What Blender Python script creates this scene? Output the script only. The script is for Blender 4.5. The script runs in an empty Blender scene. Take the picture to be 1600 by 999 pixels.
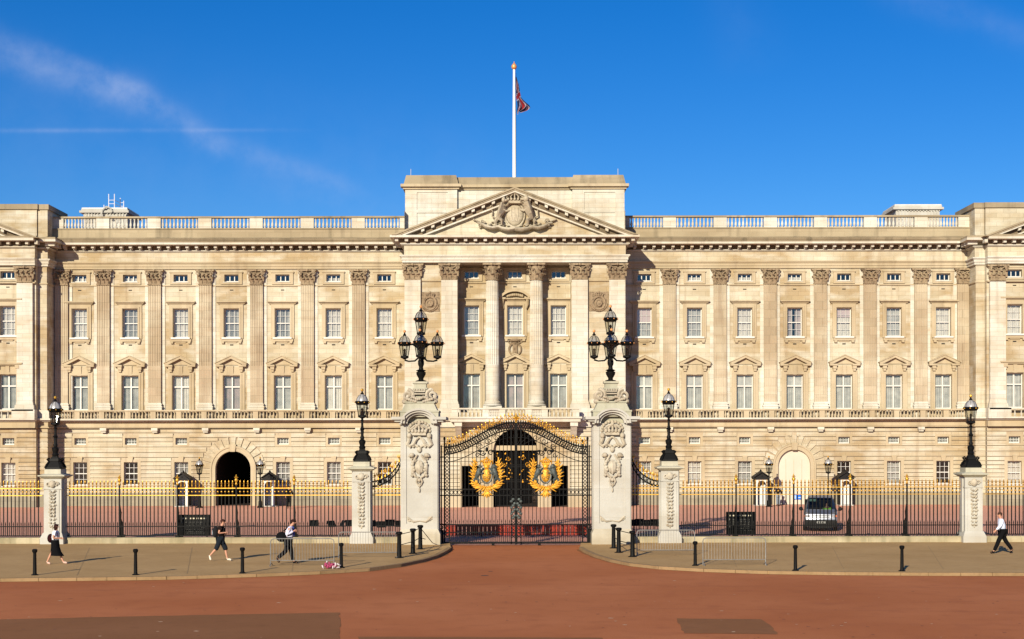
import bpy, bmesh, math, random
from mathutils import Matrix, Vector
R = math.radians
rnd = random.Random(7)
SC = bpy.context.scene
COL = SC.collection
# ------------------------------------------------------------------ camera
F = 2250.0            # focal length in pixels of the 1600 px photograph
CX, HY, EYE = 805.0, 699.0, 4.8
cam_d = bpy.data.cameras.new('camera'); cam = bpy.data.objects.new('camera', cam_d); COL.objects.link(cam)
cam.location = (0, 0, EYE); cam.rotation_euler = (R(90), R(0.1), 0)
cam_d.sensor_width = 36; cam_d.lens = F/1600*36
cam_d.shift_x = -(CX-800)/1600; cam_d.shift_y = (HY-499.5)/1600
cam_d.clip_start = 0.5; cam_d.clip_end = 5000
SC.camera = cam
# ------------------------------------------------------------------ light
SUN_EL, SUN_T = 20.0, 0.35           # elevation; sideways run of the light per metre forward
ld = Vector((SUN_T, 1, -math.tan(R(SUN_EL))*math.hypot(1, SUN_T))).normalized()
sd = bpy.data.lights.new('sun', 'SUN'); sd.energy = 4.6; sd.angle = R(0.53); sd.color = (1.0, 0.90, 0.71)
sun = bpy.data.objects.new('sun', sd); COL.objects.link(sun); sun.location = (-40, -60, 60)
sun.rotation_euler = ld.to_track_quat('-Z', 'Y').to_euler()
W = bpy.data.worlds.new('World'); SC.world = W; W.use_nodes = True
nt = W.node_tree; N = nt.nodes; L = nt.links; N.clear()
wo = N.new('ShaderNodeOutputWorld'); bg = N.new('ShaderNodeBackground'); bg.inputs[1].default_value = 0.10
sky = N.new('ShaderNodeTexSky'); sky.sky_type = 'NISHITA'; sky.sun_disc = False
sky.sun_elevation = R(SUN_EL); sky.sun_rotation = math.atan2(-ld.x, -ld.y)
sky.air_density = 1.0; sky.dust_density = 0.0; sky.ozone_density = 6.0; sky.altitude = 100
hs = N.new('ShaderNodeHueSaturation'); hs.inputs['Saturation'].default_value = 1.25; hs.inputs['Value'].default_value = 0.77
hs.inputs['Hue'].default_value = 0.511
L.new(sky.outputs[0], hs.inputs['Color'])
# thin ice cloud and old vapour trails, laid out by direction in the sky
tc = N.new('ShaderNodeTexCoord'); sep = N.new('ShaderNodeSeparateXYZ'); L.new(tc.outputs['Generated'], sep.inputs[0])
def M_(op, a, b=None, clamp=False):
    n = N.new('ShaderNodeMath'); n.operation = op; n.use_clamp = clamp
    for i, v in enumerate((a, b)):
        if v is None: continue
        if isinstance(v, (int, float)): n.inputs[i].default_value = v
        else: L.new(v, n.inputs[i])
    return n.outputs[0]
ymax = M_('MAXIMUM', sep.outputs[1], 0.05)
u = M_('DIVIDE', sep.outputs[0], ymax); v = M_('DIVIDE', sep.outputs[2], ymax)
cmb = N.new('ShaderNodeCombineXYZ'); L.new(u, cmb.inputs[0]); L.new(v, cmb.inputs[1])
nz = N.new('ShaderNodeTexNoise'); nz.inputs['Scale'].default_value = 26; nz.inputs['Detail'].default_value = 8; nz.inputs['Roughness'].default_value = .62
L.new(cmb.outputs[0], nz.inputs[0])
nz2 = N.new('ShaderNodeTexNoise'); nz2.inputs['Scale'].default_value = 5; nz2.inputs['Detail'].default_value = 3
L.new(cmb.outputs[0], nz2.inputs[0])
def streak(px0, py0, px1, py1, w0, w1, amp, bend=0.0, warp=0.012):
    u0, v0, u1, v1 = (px0-CX)/F, (HY-py0)/F, (px1-CX)/F, (HY-py1)/F
    ln = math.hypot(u1-u0, v1-v0); dx, dy = (u1-u0)/ln, (v1-v0)/ln
    du = M_('SUBTRACT', u, u0); dv = M_('SUBTRACT', v, v0)
    t = M_('DIVIDE', M_('ADD', M_('MULTIPLY', du, dx), M_('MULTIPLY', dv, dy)), ln)
    d = M_('SUBTRACT', M_('MULTIPLY', dv, dx), M_('MULTIPLY', du, dy))
    if bend: d = M_('ADD', d, M_('MULTIPLY', M_('MULTIPLY', t, M_('SUBTRACT', 1.0, t)), -bend/F*4))
    d = M_('ADD', d, M_('MULTIPLY', M_('SUBTRACT', nz2.outputs[0], 0.5), warp))
    wd = M_('ADD', w0/F, M_('MULTIPLY', t, (w1-w0)/F))
    g = M_('DIVIDE', M_('ABSOLUTE', d), M_('MAXIMUM', wd, 0.0005))
    g = M_('POWER', 2.718, M_('MULTIPLY', M_('MULTIPLY', g, g), -1.0))
    e = M_('MULTIPLY', M_('MULTIPLY', M_('ADD', t, 0.15), 4.0, True), M_('MULTIPLY', M_('SUBTRACT', 1.05, t), 4.0, True), True)
    nn = M_('MULTIPLY', M_('SUBTRACT', nz.outputs[0], 0.27), 2.2, True)
    return M_('MULTIPLY', M_('MULTIPLY', M_('MULTIPLY', g, e), nn), amp)
cl = streak(-160, 15, 250, 176, 27, 24, 0.33, 2, .009)
for a in ((165, 125, 355, 240, 22, 15, .28, 6, .010), (60, 70, 260, 160, 9, 11, .12, 2, .012), (-300, 203, 470, 203, 4, 3, .20, 0, .001), (320, 222, 570, 303, 16, 13, .17, 8, .012),
          (400, 262, 620, 350, 24, 34, .07, 0, .02), (1380, -20, 1640, 70, 30, 24, .10, 0, .014), (-100, 190, 900, 320, 120, 90, .05, 0, .02), (1130, -40, 1180, 120, 40, 50, .035, 0, .02)):
    cl = M_('ADD', cl, streak(*a), True)
mx = N.new('ShaderNodeMix'); mx.data_type = 'RGBA'
L.new(cl, mx.inputs[0]); L.new(hs.outputs[0], mx.inputs[6]); mx.inputs[7].default_value = (3.5, 4.1, 5.8, 1)
L.new(mx.outputs[2], bg.inputs[0]); L.new(bg.outputs[0], wo.inputs[0])
SC.view_settings.view_transform = 'Standard'; SC.view_settings.look = 'None'
SC.view_settings.exposure = 0.55; SC.view_settings.gamma = 1.0
SC.view_settings.use_curve_mapping = False
SC.render.engine = 'CYCLES'; SC.cycles.max_bounces = 6; SC.cycles.transparent_max_bounces = 16
# ------------------------------------------------------------------ helpers
def ground(px, py, z=0.0):
    y = F*(EYE-z)/(py-HY); return ((px-CX)*y/F, y)
def wx(px, Y): return (px-CX)*Y/F
def wz(py, Y): return EYE+(HY-py)*Y/F

class MB:
    def __init__(s): s.v = []; s.f = []; s.mi = []; s.m = 0
    def add(s, vs, fs):
        o = len(s.v); s.v += [tuple(p) for p in vs]
        for f in fs: s.f.append(tuple(i+o for i in f)); s.mi.append(s.m)
        return s
    def merge(s, o, mat=None):
        vs = [tuple(mat @ Vector(p)) for p in o.v] if mat is not None else o.v
        k = len(s.v); s.v += vs
        for f, m in zip(o.f, o.mi): s.f.append(tuple(i+k for i in f)); s.mi.append(m)
        return s
    def box(s, x0, x1, y0, y1, z0, z1):
        return s.add([(x0,y0,z0),(x1,y0,z0),(x1,y1,z0),(x0,y1,z0),(x0,y0,z1),(x1,y0,z1),(x1,y1,z1),(x0,y1,z1)],
                     [(0,3,2,1),(4,5,6,7),(0,1,5,4),(1,2,6,5),(2,3,7,6),(3,0,4,7)])
    def cbox(s, x, y, z, w, d, h): return s.box(x-w/2, x+w/2, y-d/2, y+d/2, z, z+h)
    def taper(s, x, y, z0, z1, w0, d0, w1, d1):
        return s.add([(x-w0/2,y-d0/2,z0),(x+w0/2,y-d0/2,z0),(x+w0/2,y+d0/2,z0),(x-w0/2,y+d0/2,z0),
                      (x-w1/2,y-d1/2,z1),(x+w1/2,y-d1/2,z1),(x+w1/2,y+d1/2,z1),(x-w1/2,y+d1/2,z1)],
                     [(0,3,2,1),(4,5,6,7),(0,1,5,4),(1,2,6,5),(2,3,7,6),(3,0,4,7)])
    def prism(s, poly, y0, y1):       # polygon in (x,z)
        n = len(poly)
        return s.add([(x,y0,z) for x,z in poly]+[(x,y1,z) for x,z in poly],
                     [tuple(range(n)), tuple(range(2*n-1,n-1,-1))]+[(i,i+n,(i+1)%n+n,(i+1)%n) for i in range(n)])
    def prismx(s, poly, x0, x1):      # polygon in (y,z)
        n = len(poly)
        return s.add([(x0,y,z) for y,z in poly]+[(x1,y,z) for y,z in poly],
                     [tuple(range(n)), tuple(range(2*n-1,n-1,-1))]+[(i,i+n,(i+1)%n+n,(i+1)%n) for i in range(n)])
    def lathe(s, x, y, prof, n=12, rot=0.0, sy=1.0):
        vs = []; fs = []
        for r, z in prof:
            for k in range(n):
                a = 2*math.pi*k/n+rot; vs.append((x+r*math.cos(a), y+r*math.sin(a)*sy, z))
        for i in range(len(prof)-1):
            for k in range(n):
                a, b = i*n+k, i*n+(k+1)%n; fs.append((a, b, b+n, a+n))
        fs.append(tuple(range(n-1,-1,-1))); fs.append(tuple(range((len(prof)-1)*n, len(prof)*n)))
        return s.add(vs, fs)
    def blob(s, c, r, mat=None, n=8, m=5):
        if isinstance(r, (int, float)): r = (r, r, r)
        vs = []; fs = []
        for i in range(m+1):
            t = math.pi*i/m
            for k in range(n):
                a = 2*math.pi*k/n; p = Vector((r[0]*math.sin(t)*math.cos(a), r[1]*math.sin(t)*math.sin(a), r[2]*math.cos(t)))
                if mat is not None: p = mat @ p
                vs.append((c[0]+p.x, c[1]+p.y, c[2]+p.z))
        for i in range(m):
            for k in range(n):
                a, b = i*n+k, i*n+(k+1)%n; fs.append((a, a+n, b+n, b))
        return s.add(vs, fs)
    def tube(s, pts, rad, n=5):
        pts = [Vector(p) for p in pts]; vs = []; fs = []
        if isinstance(rad, (int, float)): rad = [rad]*len(pts)
        for i, p in enumerate(pts):
            d = (pts[min(i+1,len(pts)-1)]-pts[max(i-1,0)]).normalized()
            a = Vector((0,1,0)) if abs(d.y) < .9 else Vector((1,0,0))
            e1 = d.cross(a).normalized(); e2 = d.cross(e1)
            for k in range(n):
                t = 2*math.pi*k/n+.4; vs.append(tuple(p+e1*rad[i]*math.cos(t)+e2*rad[i]*math.sin(t)))
        for i in range(len(pts)-1):
            for k in range(n):
                a, b = i*n+k, i*n+(k+1)%n; fs.append((a, b, b+n, a+n))
        fs.append(tuple(range(n-1,-1,-1))); fs.append(tuple(range((len(pts)-1)*n, len(pts)*n)))
        return s.add(vs, fs)
    def spiral(s, cx, y, cz, r, flip=1, turns=1.5, rad=.03, a0=0.0, n=5):
        pts = []; k = int(14*turns)
        for i in range(k+1):
            t = i/k; a = a0+flip*t*turns*2*math.pi; q = r*(1-.8*t)
            pts.append((cx+q*math.cos(a), y, cz+q*math.sin(a)))
        return s.tube(pts, [rad*(1-.4*i/k) for i in range(k+1)], n)
    def ring(s, cx, y, cz, rx, rz, rad, n=24, seg=5):
        vs = []; fs = []
        for i in range(n):
            a = 2*math.pi*i/n
            for k in range(seg):
                b = 2*math.pi*k/seg; q = rad*math.cos(b)
                vs.append((cx+(rx+q)*math.cos(a), y+rad*math.sin(b), cz+(rz+q)*math.sin(a)))
        for i in range(n):
            for k in range(seg):
                fs.append((i*seg+k, ((i+1)%n)*seg+k, ((i+1)%n)*seg+(k+1)%seg, i*seg+(k+1)%seg))
        return s.add(vs, fs)
    def mesh(s, name, mats, smooth=None):
        me = bpy.data.meshes.new(name); me.from_pydata(s.v, [], s.f)
        if not isinstance(mats, (list, tuple)): mats = [mats]
        for m in mats: me.materials.append(m)
        me.polygons.foreach_set('material_index', s.mi)
        bm = bmesh.new(); bm.from_mesh(me); bmesh.ops.recalc_face_normals(bm, faces=bm.faces); bm.to_mesh(me); bm.free()
        if smooth:
            me.polygons.foreach_set('use_smooth', [True]*len(me.polygons)); me.set_sharp_from_angle(angle=R(smooth))
        me.update(); return me
def put(name, mesh, parent=None, loc=(0,0,0), rz=0.0):
    o = bpy.data.objects.new(name, mesh); COL.objects.link(o); o.location = loc; o.rotation_euler = (0,0,rz)
    if parent is not None: o.parent = parent
    return o
def part(name, mb, mats, parent=None, loc=(0,0,0), smooth=None, rz=0.0):
    return put(name, mb.mesh(name, mats, smooth), parent, loc, rz)
def tag(o, label=None, cat=None, group=None, kind=None):
    if label: o['label'] = label
    if cat: o['category'] = cat
    if group: o['group'] = group
    if kind: o['kind'] = kind
    return o
def thing(name, loc, label, cat, group=None, rz=0.0):
    o = bpy.data.objects.new(name, None); COL.objects.link(o); o.location = loc; o.rotation_euler = (0,0,rz)
    o.empty_display_size = .3
    return tag(o, label, cat, group)
KIDS = {}
def kids(o): return [c for c in bpy.data.objects if c.parent == o]
def dup(o, loc, label=None, rz=None, group=None):
    def rec(src, par):
        c = src.copy(); COL.objects.link(c); c.parent = par
        for k in kids(src): rec(k, c)
        return c
    ch = kids(o); c = o.copy(); COL.objects.link(c); c.location = loc
    if rz is not None: c.rotation_euler = (0,0,rz)
    for k in ch: rec(k, c)
    if label: c['label'] = label
    if group: c['group'] = group
    return c
# ------------------------------------------------------------------ materials
def mat(name, col, rough=.7, metal=0.0, var=None, scale=1.0, bump=0.0, bscale=20, spec=.4, builder=None):
    m = bpy.data.materials.new(name); m.use_nodes = True; t = m.node_tree; p = t.nodes['Principled BSDF']
    p.inputs['Base Color'].default_value = (*col, 1); p.inputs['Roughness'].default_value = rough
    p.inputs['Metallic'].default_value = metal; p.inputs['Specular IOR Level'].default_value = spec
    g = t.nodes.new('ShaderNodeNewGeometry')
    if var:
        nn = t.nodes.new('ShaderNodeTexNoise'); nn.inputs['Scale'].default_value = scale; nn.inputs['Detail'].default_value = 6
        t.links.new(g.outputs['Position'], nn.inputs['Vector'])
        rp = t.nodes.new('ShaderNodeValToRGB'); e = rp.color_ramp.elements
        e[0].position = .32; e[1].position = .68; e[0].color = (*var, 1); e[1].color = (*col, 1)
        t.links.new(nn.outputs[0], rp.inputs[0]); t.links.new(rp.outputs[0], p.inputs['Base Color'])
    if bump:
        nb = t.nodes.new('ShaderNodeTexNoise'); nb.inputs['Scale'].default_value = bscale; nb.inputs['Detail'].default_value = 4
        t.links.new(g.outputs['Position'], nb.inputs['Vector'])
        b = t.nodes.new('ShaderNodeBump'); b.inputs['Strength'].default_value = bump; b.inputs['Distance'].default_value = .03
        t.links.new(nb.outputs[0], b.inputs['Height']); t.links.new(b.outputs[0], p.inputs['Normal'])
    return m
def stone(name, c0, c1, c2, stain=(.20,.15,.10), stain_amt=.35, course=.36, block=1.1, joint=.55, big=.16, k=.745, grime=0):
    c0, c1, c2, stain = ((k*c[0], k*1.045*c[1], k*1.06*c[2]) for c in (c0, c1, c2, stain))
    """patchy limestone: large patches c0..c1, small blocks tint c2, streaky stains, fine joints"""
    m = bpy.data.materials.new(name); m.use_nodes = True; t = m.node_tree; p = t.nodes['Principled BSDF']
    p.inputs['Roughness'].default_value = .85; p.inputs['Specular IOR Level'].default_value = .2
    g = t.nodes.new('ShaderNodeNewGeometry')
    def mapn(sc):
        mp = t.nodes.new('ShaderNodeMapping'); mp.inputs['Scale'].default_value = sc
        t.links.new(g.outputs['Position'], mp.inputs[0]); return mp.outputs[0]
    def noise(vec, sc, det=5, lo=.4, hi=.6):
        n = t.nodes.new('ShaderNodeTexNoise'); n.inputs['Scale'].default_value = sc; n.inputs['Detail'].default_value = det
        t.links.new(vec, n.inputs[0]); r = t.nodes.new('ShaderNodeMapRange'); r.inputs[1].default_value = lo; r.inputs[2].default_value = hi
        t.links.new(n.outputs[0], r.inputs[0]); return r.outputs[0]
    def mix(f, a, b, amt=1.0, mode='MIX'):
        x = t.nodes.new('ShaderNodeMix'); x.data_type = 'RGBA'; x.blend_type = mode
        q = t.nodes.new('ShaderNodeMath'); q.operation = 'MULTIPLY'; q.inputs[1].default_value = amt; t.links.new(f, q.inputs[0]); t.links.new(q.outputs[0], x.inputs[0])
        for i, w in ((6, a), (7, b)):
            if isinstance(w, tuple): x.inputs[i].default_value = (*w, 1)
            else: t.links.new(w, x.inputs[i])
        return x.outputs[2]
    base = mix(noise(mapn((1,1,1)), big, 4, .43, .57), c0, c1)
    base = mix(noise(mapn((.5,1,1.6)), .9, 5, .45, .70), base, c2, .7)
    base = mix(noise(mapn((1.6,1,.16)), 1.1, 6, .52, .75), base, stain, stain_amt)
    base = mix(noise(mapn((1,1,1)), 9, 3, .35, .75), base, tuple(.8*q for q in c1), .25)
    if grime: base = mix(noise(mapn((1,1,1)), 5.5, 4, .48, .66), base, tuple(.30*q for q in c0), grime)
    # block-to-block tone and joints (brick pattern standing in the x-z plane)
    sp = t.nodes.new('ShaderNodeSeparateXYZ'); t.links.new(g.outputs['Position'], sp.inputs[0])
    cb = t.nodes.new('ShaderNodeCombineXYZ')
    ax = t.nodes.new('ShaderNodeMath'); ax.operation = 'ADD'; t.links.new(sp.outputs[0], ax.inputs[0]); t.links.new(sp.outputs[1], ax.inputs[1])
    t.links.new(ax.outputs[0], cb.inputs[0]); t.links.new(sp.outputs[2], cb.inputs[1])
    br = t.nodes.new('ShaderNodeTexBrick'); br.inputs['Scale'].default_value = 1; br.inputs['Brick Width'].default_value = block
    br.inputs['Row Height'].default_value = course; br.inputs['Mortar Size'].default_value = .012; br.inputs['Mortar Smooth'].default_value = .3
    br.inputs['Color1'].default_value = (.88,.87,.85,1); br.inputs['Color2'].default_value = (1.05,1.045,1.035,1); br.inputs['Mortar'].default_value = (joint,joint*.95,joint*.88,1)
    t.links.new(cb.outputs[0], br.inputs[0])
    x = t.nodes.new('ShaderNodeMix'); x.data_type = 'RGBA'; x.blend_type = 'MULTIPLY'; x.inputs[0].default_value = .75
    t.links.new(base, x.inputs[6]); t.links.new(br.outputs[0], x.inputs[7])
    t.links.new(x.outputs[2], p.inputs['Base Color'])
    nb = t.nodes.new('ShaderNodeTexNoise'); nb.inputs['Scale'].default_value = 12; nb.inputs['Detail'].default_value = 5; t.links.new(g.outputs['Position'], nb.inputs[0])
    b = t.nodes.new('ShaderNodeBump'); b.inputs['Strength'].default_value = .3; b.inputs['Distance'].default_value = .03
    t.links.new(nb.outputs[0], b.inputs['Height']); t.links.new(b.outputs[0], p.inputs['Normal'])
    return m
S_WALL = stone('wall_stone', (.49,.355,.20), (.66,.565,.41), (.78,.72,.60), stain=(.33,.20,.10), stain_amt=.45)
S_TAN = stone('pilaster_stone', (.50,.38,.25), (.66,.55,.40), (.52,.38,.25), stain=(.30,.19,.12), stain_amt=.4, course=.7)
S_PALE = stone('pale_stone', (.70,.63,.51), (.78,.73,.64), (.62,.48,.32), stain=(.36,.25,.15), stain_amt=.35)
S_TRIM = stone('trim_stone', (.52,.395,.24), (.62,.50,.34), (.58,.45,.30), stain=(.25,.17,.10), stain_amt=.45, course=2.0, block=2.1, joint=.9)
S_TOP = stone('weathered_stone', (.36,.28,.18), (.48,.38,.25), (.30,.23,.15), stain=(.12,.10,.07), stain_amt=.6, course=2.0, block=1.6, joint=.8)
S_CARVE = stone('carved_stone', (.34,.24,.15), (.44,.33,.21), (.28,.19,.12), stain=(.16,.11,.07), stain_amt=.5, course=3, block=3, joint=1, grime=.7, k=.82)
S_ARMS = stone('carved_arms_stone', (.60,.50,.36), (.70,.60,.46), (.48,.37,.25), stain=(.22,.15,.10), stain_amt=.4, course=3, block=3, joint=1, grime=.35)
S_PARA = stone('parapet_stone', (.42,.32,.20), (.54,.43,.28), (.48,.37,.24), stain=(.14,.11,.07), stain_amt=.55, course=.45, block=1.4, joint=.8)
S_PIER = stone('pier_stone', (.64,.59,.52), (.70,.655,.59), (.58,.51,.42), stain=(.42,.30,.20), stain_amt=.28, course=1.4, block=4, joint=.85, big=.5, k=.67)
S_PCARVE = stone('pier_carving', (.62,.52,.39), (.70,.61,.49), (.44,.33,.23), stain=(.26,.18,.12), stain_amt=.4, course=3, block=4, joint=1, grime=.35)
S_PTOP = stone('pier_cap_stone', (.52,.48,.36), (.62,.56,.44), (.44,.40,.29), stain=(.18,.17,.11), stain_amt=.5, course=2, block=2, joint=.9)
S_SOOTSHADE = stone('soot_shade_stone', (.20,.145,.09), (.27,.20,.13), (.15,.11,.07), stain=(.07,.05,.035), stain_amt=.6, course=2, block=2, joint=1)  # cornice shade and soot both put into this dark stone colour
S_PBASE = stone('pier_base_stone', (.56,.48,.36), (.64,.56,.44), (.46,.37,.26), stain=(.24,.19,.12), stain_amt=.6, course=1.2, block=4, joint=.9, big=.8)
S_PLINTH = stone('plinth_stone', (.36,.31,.23), (.44,.37,.26), (.30,.26,.19), stain=(.14,.13,.09), stain_amt=.6, course=.5, block=1.2)
S_KERB = stone('kerb_stone', (.47,.37,.22), (.58,.48,.31), (.33,.26,.15), stain=(.14,.13,.07), stain_amt=.65, course=.6, block=1.5, joint=.7, big=.7)
WHITE = mat('white_paint', (.62,.60,.55), .5, var=(.56,.54,.49), scale=2)
BAR = mat('glazing_bar', (.50,.49,.46), .5)
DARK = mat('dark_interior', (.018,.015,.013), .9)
DWOOD = mat('dark_brown_interior', (.035,.02,.013), .8)
IRON = mat('black_iron', (.005,.005,.005), .55, bump=.2, spec=.12)
GOLD = mat('gilding', (.80,.47,.07), .45, metal=.75, var=(.50,.25,.03), scale=9)
GOLDP = mat('gold_leaf_paint', (.80,.42,.035), .5, metal=.35, var=(.42,.18,.015), scale=12)
COPPER = mat('orange_gilt', (.75,.33,.12), .45, metal=.4)
GREEN = mat('verdigris_bronze', (.09,.11,.10), .55, var=(.03,.035,.035), scale=12)
REDP = mat('red_enamel', (.55,.03,.015), .5)
ROAD = None
def ground_mat(name, c0, c1, c2, fine=60, patch=.12, bump=.25, streak=None):
    m = mat(name, c0, .9, spec=.15); t = m.node_tree; p = t.nodes['Principled BSDF']
    g = t.nodes.new('ShaderNodeNewGeometry')
    mp = t.nodes.new('ShaderNodeMapping'); mp.inputs['Scale'].default_value = streak or (1,1,1); t.links.new(g.outputs['Position'], mp.inputs[0])
    last = None
    for sc, lo, hi, col, amt in ((patch, .35, .65, c1, .85), (patch*7, .5, .75, c2, .45), (fine, .4, .7, tuple(.6*q for q in c0), .35), (fine*.35, .6, .8, tuple(min(1, 1.4*q) for q in c0), .3)):
        n = t.nodes.new('ShaderNodeTexNoise'); n.inputs['Scale'].default_value = sc; n.inputs['Detail'].default_value = 5; t.links.new(mp.outputs[0], n.inputs[0])
        r = t.nodes.new('ShaderNodeMapRange'); r.inputs[1].default_value = lo; r.inputs[2].default_value = hi; r.inputs[4].default_value = amt; t.links.new(n.outputs[0], r.inputs[0])
        x = t.nodes.new('ShaderNodeMix'); x.data_type = 'RGBA'; t.links.new(r.outputs[0], x.inputs[0])
        if last is None: x.inputs[6].default_value = (*c0, 1)
        else: t.links.new(last, x.inputs[6])
        x.inputs[7].default_value = (*col, 1); last = x.outputs[2]
    t.links.new(last, p.inputs['Base Color'])
    n = t.nodes.new('ShaderNodeTexNoise'); n.inputs['Scale'].default_value = fine*.5; n.inputs['Detail'].default_value = 3; t.links.new(g.outputs['Position'], n.inputs[0])
    b = t.nodes.new('ShaderNodeBump'); b.inputs['Strength'].default_value = bump; b.inputs['Distance'].default_value = .02
    t.links.new(n.outputs[0], b.inputs['Height']); t.links.new(b.outputs[0], p.inputs['Normal'])
    return m
ROAD = ground_mat('red_tarmac', (.43,.137,.046), (.52,.185,.072), (.33,.10,.038), patch=.16, fine=34, bump=.4)
PATCH = ground_mat('dark_tarmac', (.25,.105,.038), (.29,.125,.05), (.20,.085,.035), patch=.3)  # darker brown tarmac for the road patches and gutter
PAVE = ground_mat('pavement_tarmac', (.44,.275,.115), (.52,.335,.15), (.35,.21,.09), patch=.4, fine=34, bump=.35)
COURT = ground_mat('forecourt_gravel', (.70,.345,.235), (.74,.38,.265), (.62,.30,.20), patch=.08, streak=(.5,1.5,1))
KERB = ground_mat('granite_kerb', (.27,.175,.085), (.34,.22,.115), (.17,.11,.055), patch=.8)
def glass_mat(name, tint, refl):
    m = bpy.data.materials.new(name); m.use_nodes = True; t = m.node_tree; t.nodes.clear()
    o = t.nodes.new('ShaderNodeOutputMaterial'); a = t.nodes.new('ShaderNodeBsdfTransparent'); a.inputs[0].default_value = (*tint, 1)
    b = t.nodes.new('ShaderNodeBsdfGlossy'); b.inputs['Roughness'].default_value = .04; b.inputs[0].default_value = (.9,.9,.9,1)
    x = t.nodes.new('ShaderNodeMixShader'); x.inputs[0].default_value = refl
    t.links.new(a.outputs[0], x.inputs[1]); t.links.new(b.outputs[0], x.inputs[2]); t.links.new(x.outputs[0], o.inputs[0]); return m
GLASS = glass_mat('window_glass', (.92,.92,.90), .10)
LGLASS = glass_mat('lantern_glass', (.80,.82,.80), .05)
CURT = [mat('net_curtain', (.60,.575,.53), .9, var=(.48,.46,.42), scale=3), mat('pale_curtain', (.50,.50,.48), .9, var=(.36,.36,.35), scale=2.5),
        mat('pinkish_curtain', (.50,.42,.42), .9, var=(.36,.34,.34), scale=2), mat('grey_curtain', (.45,.45,.43), .9, var=(.30,.30,.29), scale=2)]
# ------------------------------------------------------------------ setting: ground
def sheet(name, pts, z, m, thick=None):
    mb = MB(); n = len(pts)
    if thick is None: mb.add([(x,y,z) for x,y in pts], [tuple(range(n))])
    else:
        mb.add([(x,y,z) for x,y in pts]+[(x,y,z-thick) for x,y in pts],
               [tuple(range(n))]+[(i,(i+1)%n,(i+1)%n+n,i+n) for i in range(n)])
    o = part(name, mb, m); o['kind'] = 'structure'; return o
sheet('ground', [(-1500,-300),(1500,-300),(1500,2500),(-1500,2500)], -.02, COURT)
sheet('forecourt', [(-120,70.6),(120,70.6),(120,122),(-120,122)], 0, COURT)
sheet('road', [(-300,-100),(300,-100),(300,71.2),(-300,71.2)], -.004+.002, ROAD)
LK = [(-1500,905),(-400,904),(0,902.5),(120,901.5),(260,900),(400,896),(500,892),(575,887.5),(625,881),(660,874),(682,867.5),(697,860),(704,855)]
RK = [(906,855),(914,860),(930,867),(955,874.5),(985,880.5),(1030,885.5),(1100,889.5),(1200,893),(1320,895),(1450,896),(1600,896.5),(2000,897),(3100,898)]
for nm, pts in (('left', LK), ('right', RK)):
    g = [ground(px, py, .12) for px, py in pts]
    xe = wx(704, 69.6) if nm == 'left' else wx(906, 69.6)
    kb = 70.75
    if nm == 'left': poly = g+[(xe-.1, kb), (g[0][0], kb)]
    else: poly = [(xe+.1, kb)]+g+[(g[-1][0], kb)]
    sheet('pavement', poly, .116, PAVE, .11)
    mb = MB()
    for i in range(len(g)-1):
        a, b = Vector((*g[i],0)), Vector((*g[i+1],0)); n = max(1, int((b-a).length/1.0)); d = (b-a).normalized(); q = Vector((d.y,-d.x,0)); 
        for k in range(n):
            p0 = a+(b-a)*(k/n)+d*.008; p1 = a+(b-a)*((k+1)/n)-d*.008
            o1 = q*.05; o2 = -q*.16
            c = [p0+o1, p1+o1, p1+o2, p0+o2]
            mb.add([(p.x,p.y,-.01) for p in c]+[(p.x,p.y,.122) for p in c], [(4,5,6,7),(0,1,5,4),(1,2,6,5),(2,3,7,6),(3,0,4,7)])
    o = part('kerb', mb, KERB); o['kind'] = 'structure'
    mb = MB(); gg = []
    for i in range(len(g)-1):
        a, b = Vector((*g[i],0)), Vector((*g[i+1],0)); d = (b-a).normalized(); q = Vector((d.y,-d.x,0)); n = max(2, int((b-a).length/.7))
        for k in range(n):
            gg.append((a+(b-a)*(k/n)+q*.03, a+(b-a)*(k/n)+q*(.15+.05*math.sin(k*1.7+i)+.04*math.sin(k*.6))))
    vs_ = []
    for a, b in gg: vs_ += [(a.x,a.y,.002),(b.x,b.y,.002)]
    mb.add(vs_, [(2*k,2*k+2,2*k+3,2*k+1) for k in range(len(gg)-1)])
    o = part('gutter', mb, PATCH); o['kind'] = 'structure'
def road_patch(pix):
    r_ = random.Random(len(pix)); P = [ground(*p) for p in pix]; out = []
    for i, (x, y) in enumerate(P):
        x2, y2 = P[(i+1) % len(P)]; n = max(1, min(40, int(math.hypot(x2-x, y2-y)/.35)))
        for k in range(n): out.append((x+(x2-x)*k/n+r_.uniform(-.035,.035), y+(y2-y)*k/n+r_.uniform(-.035,.035)))
    return sheet('road_patch', out, .004, PATCH)
road_patch([(-500,976),(0,967),(200,962.5),(400,959),(530,957),(531,1010),(540,1060),(-900,1060)])
road_patch([(1056,967),(1120,968),(1188,968.5),(1198,974),(1216,992),(1068,990.5)])
road_patch([(560,994.6),(940,997),(960,1080),(560,1080)])
mb = MB()
for (px, py, w) in ((757,899.5,14),(766,893,9),(790,941,4),(838,941,4)):
    x, y = ground(px, py); mb.lathe(x, y, [(w/90, .0035), (w/90*.9, .006)], 10, 0, .9)
o = part('manhole_cover', mb, mat('rusty_iron', (.08,.05,.035), .8)); tag(o, 'small dark iron covers set in the red road before the gates', 'manhole cover')
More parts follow.
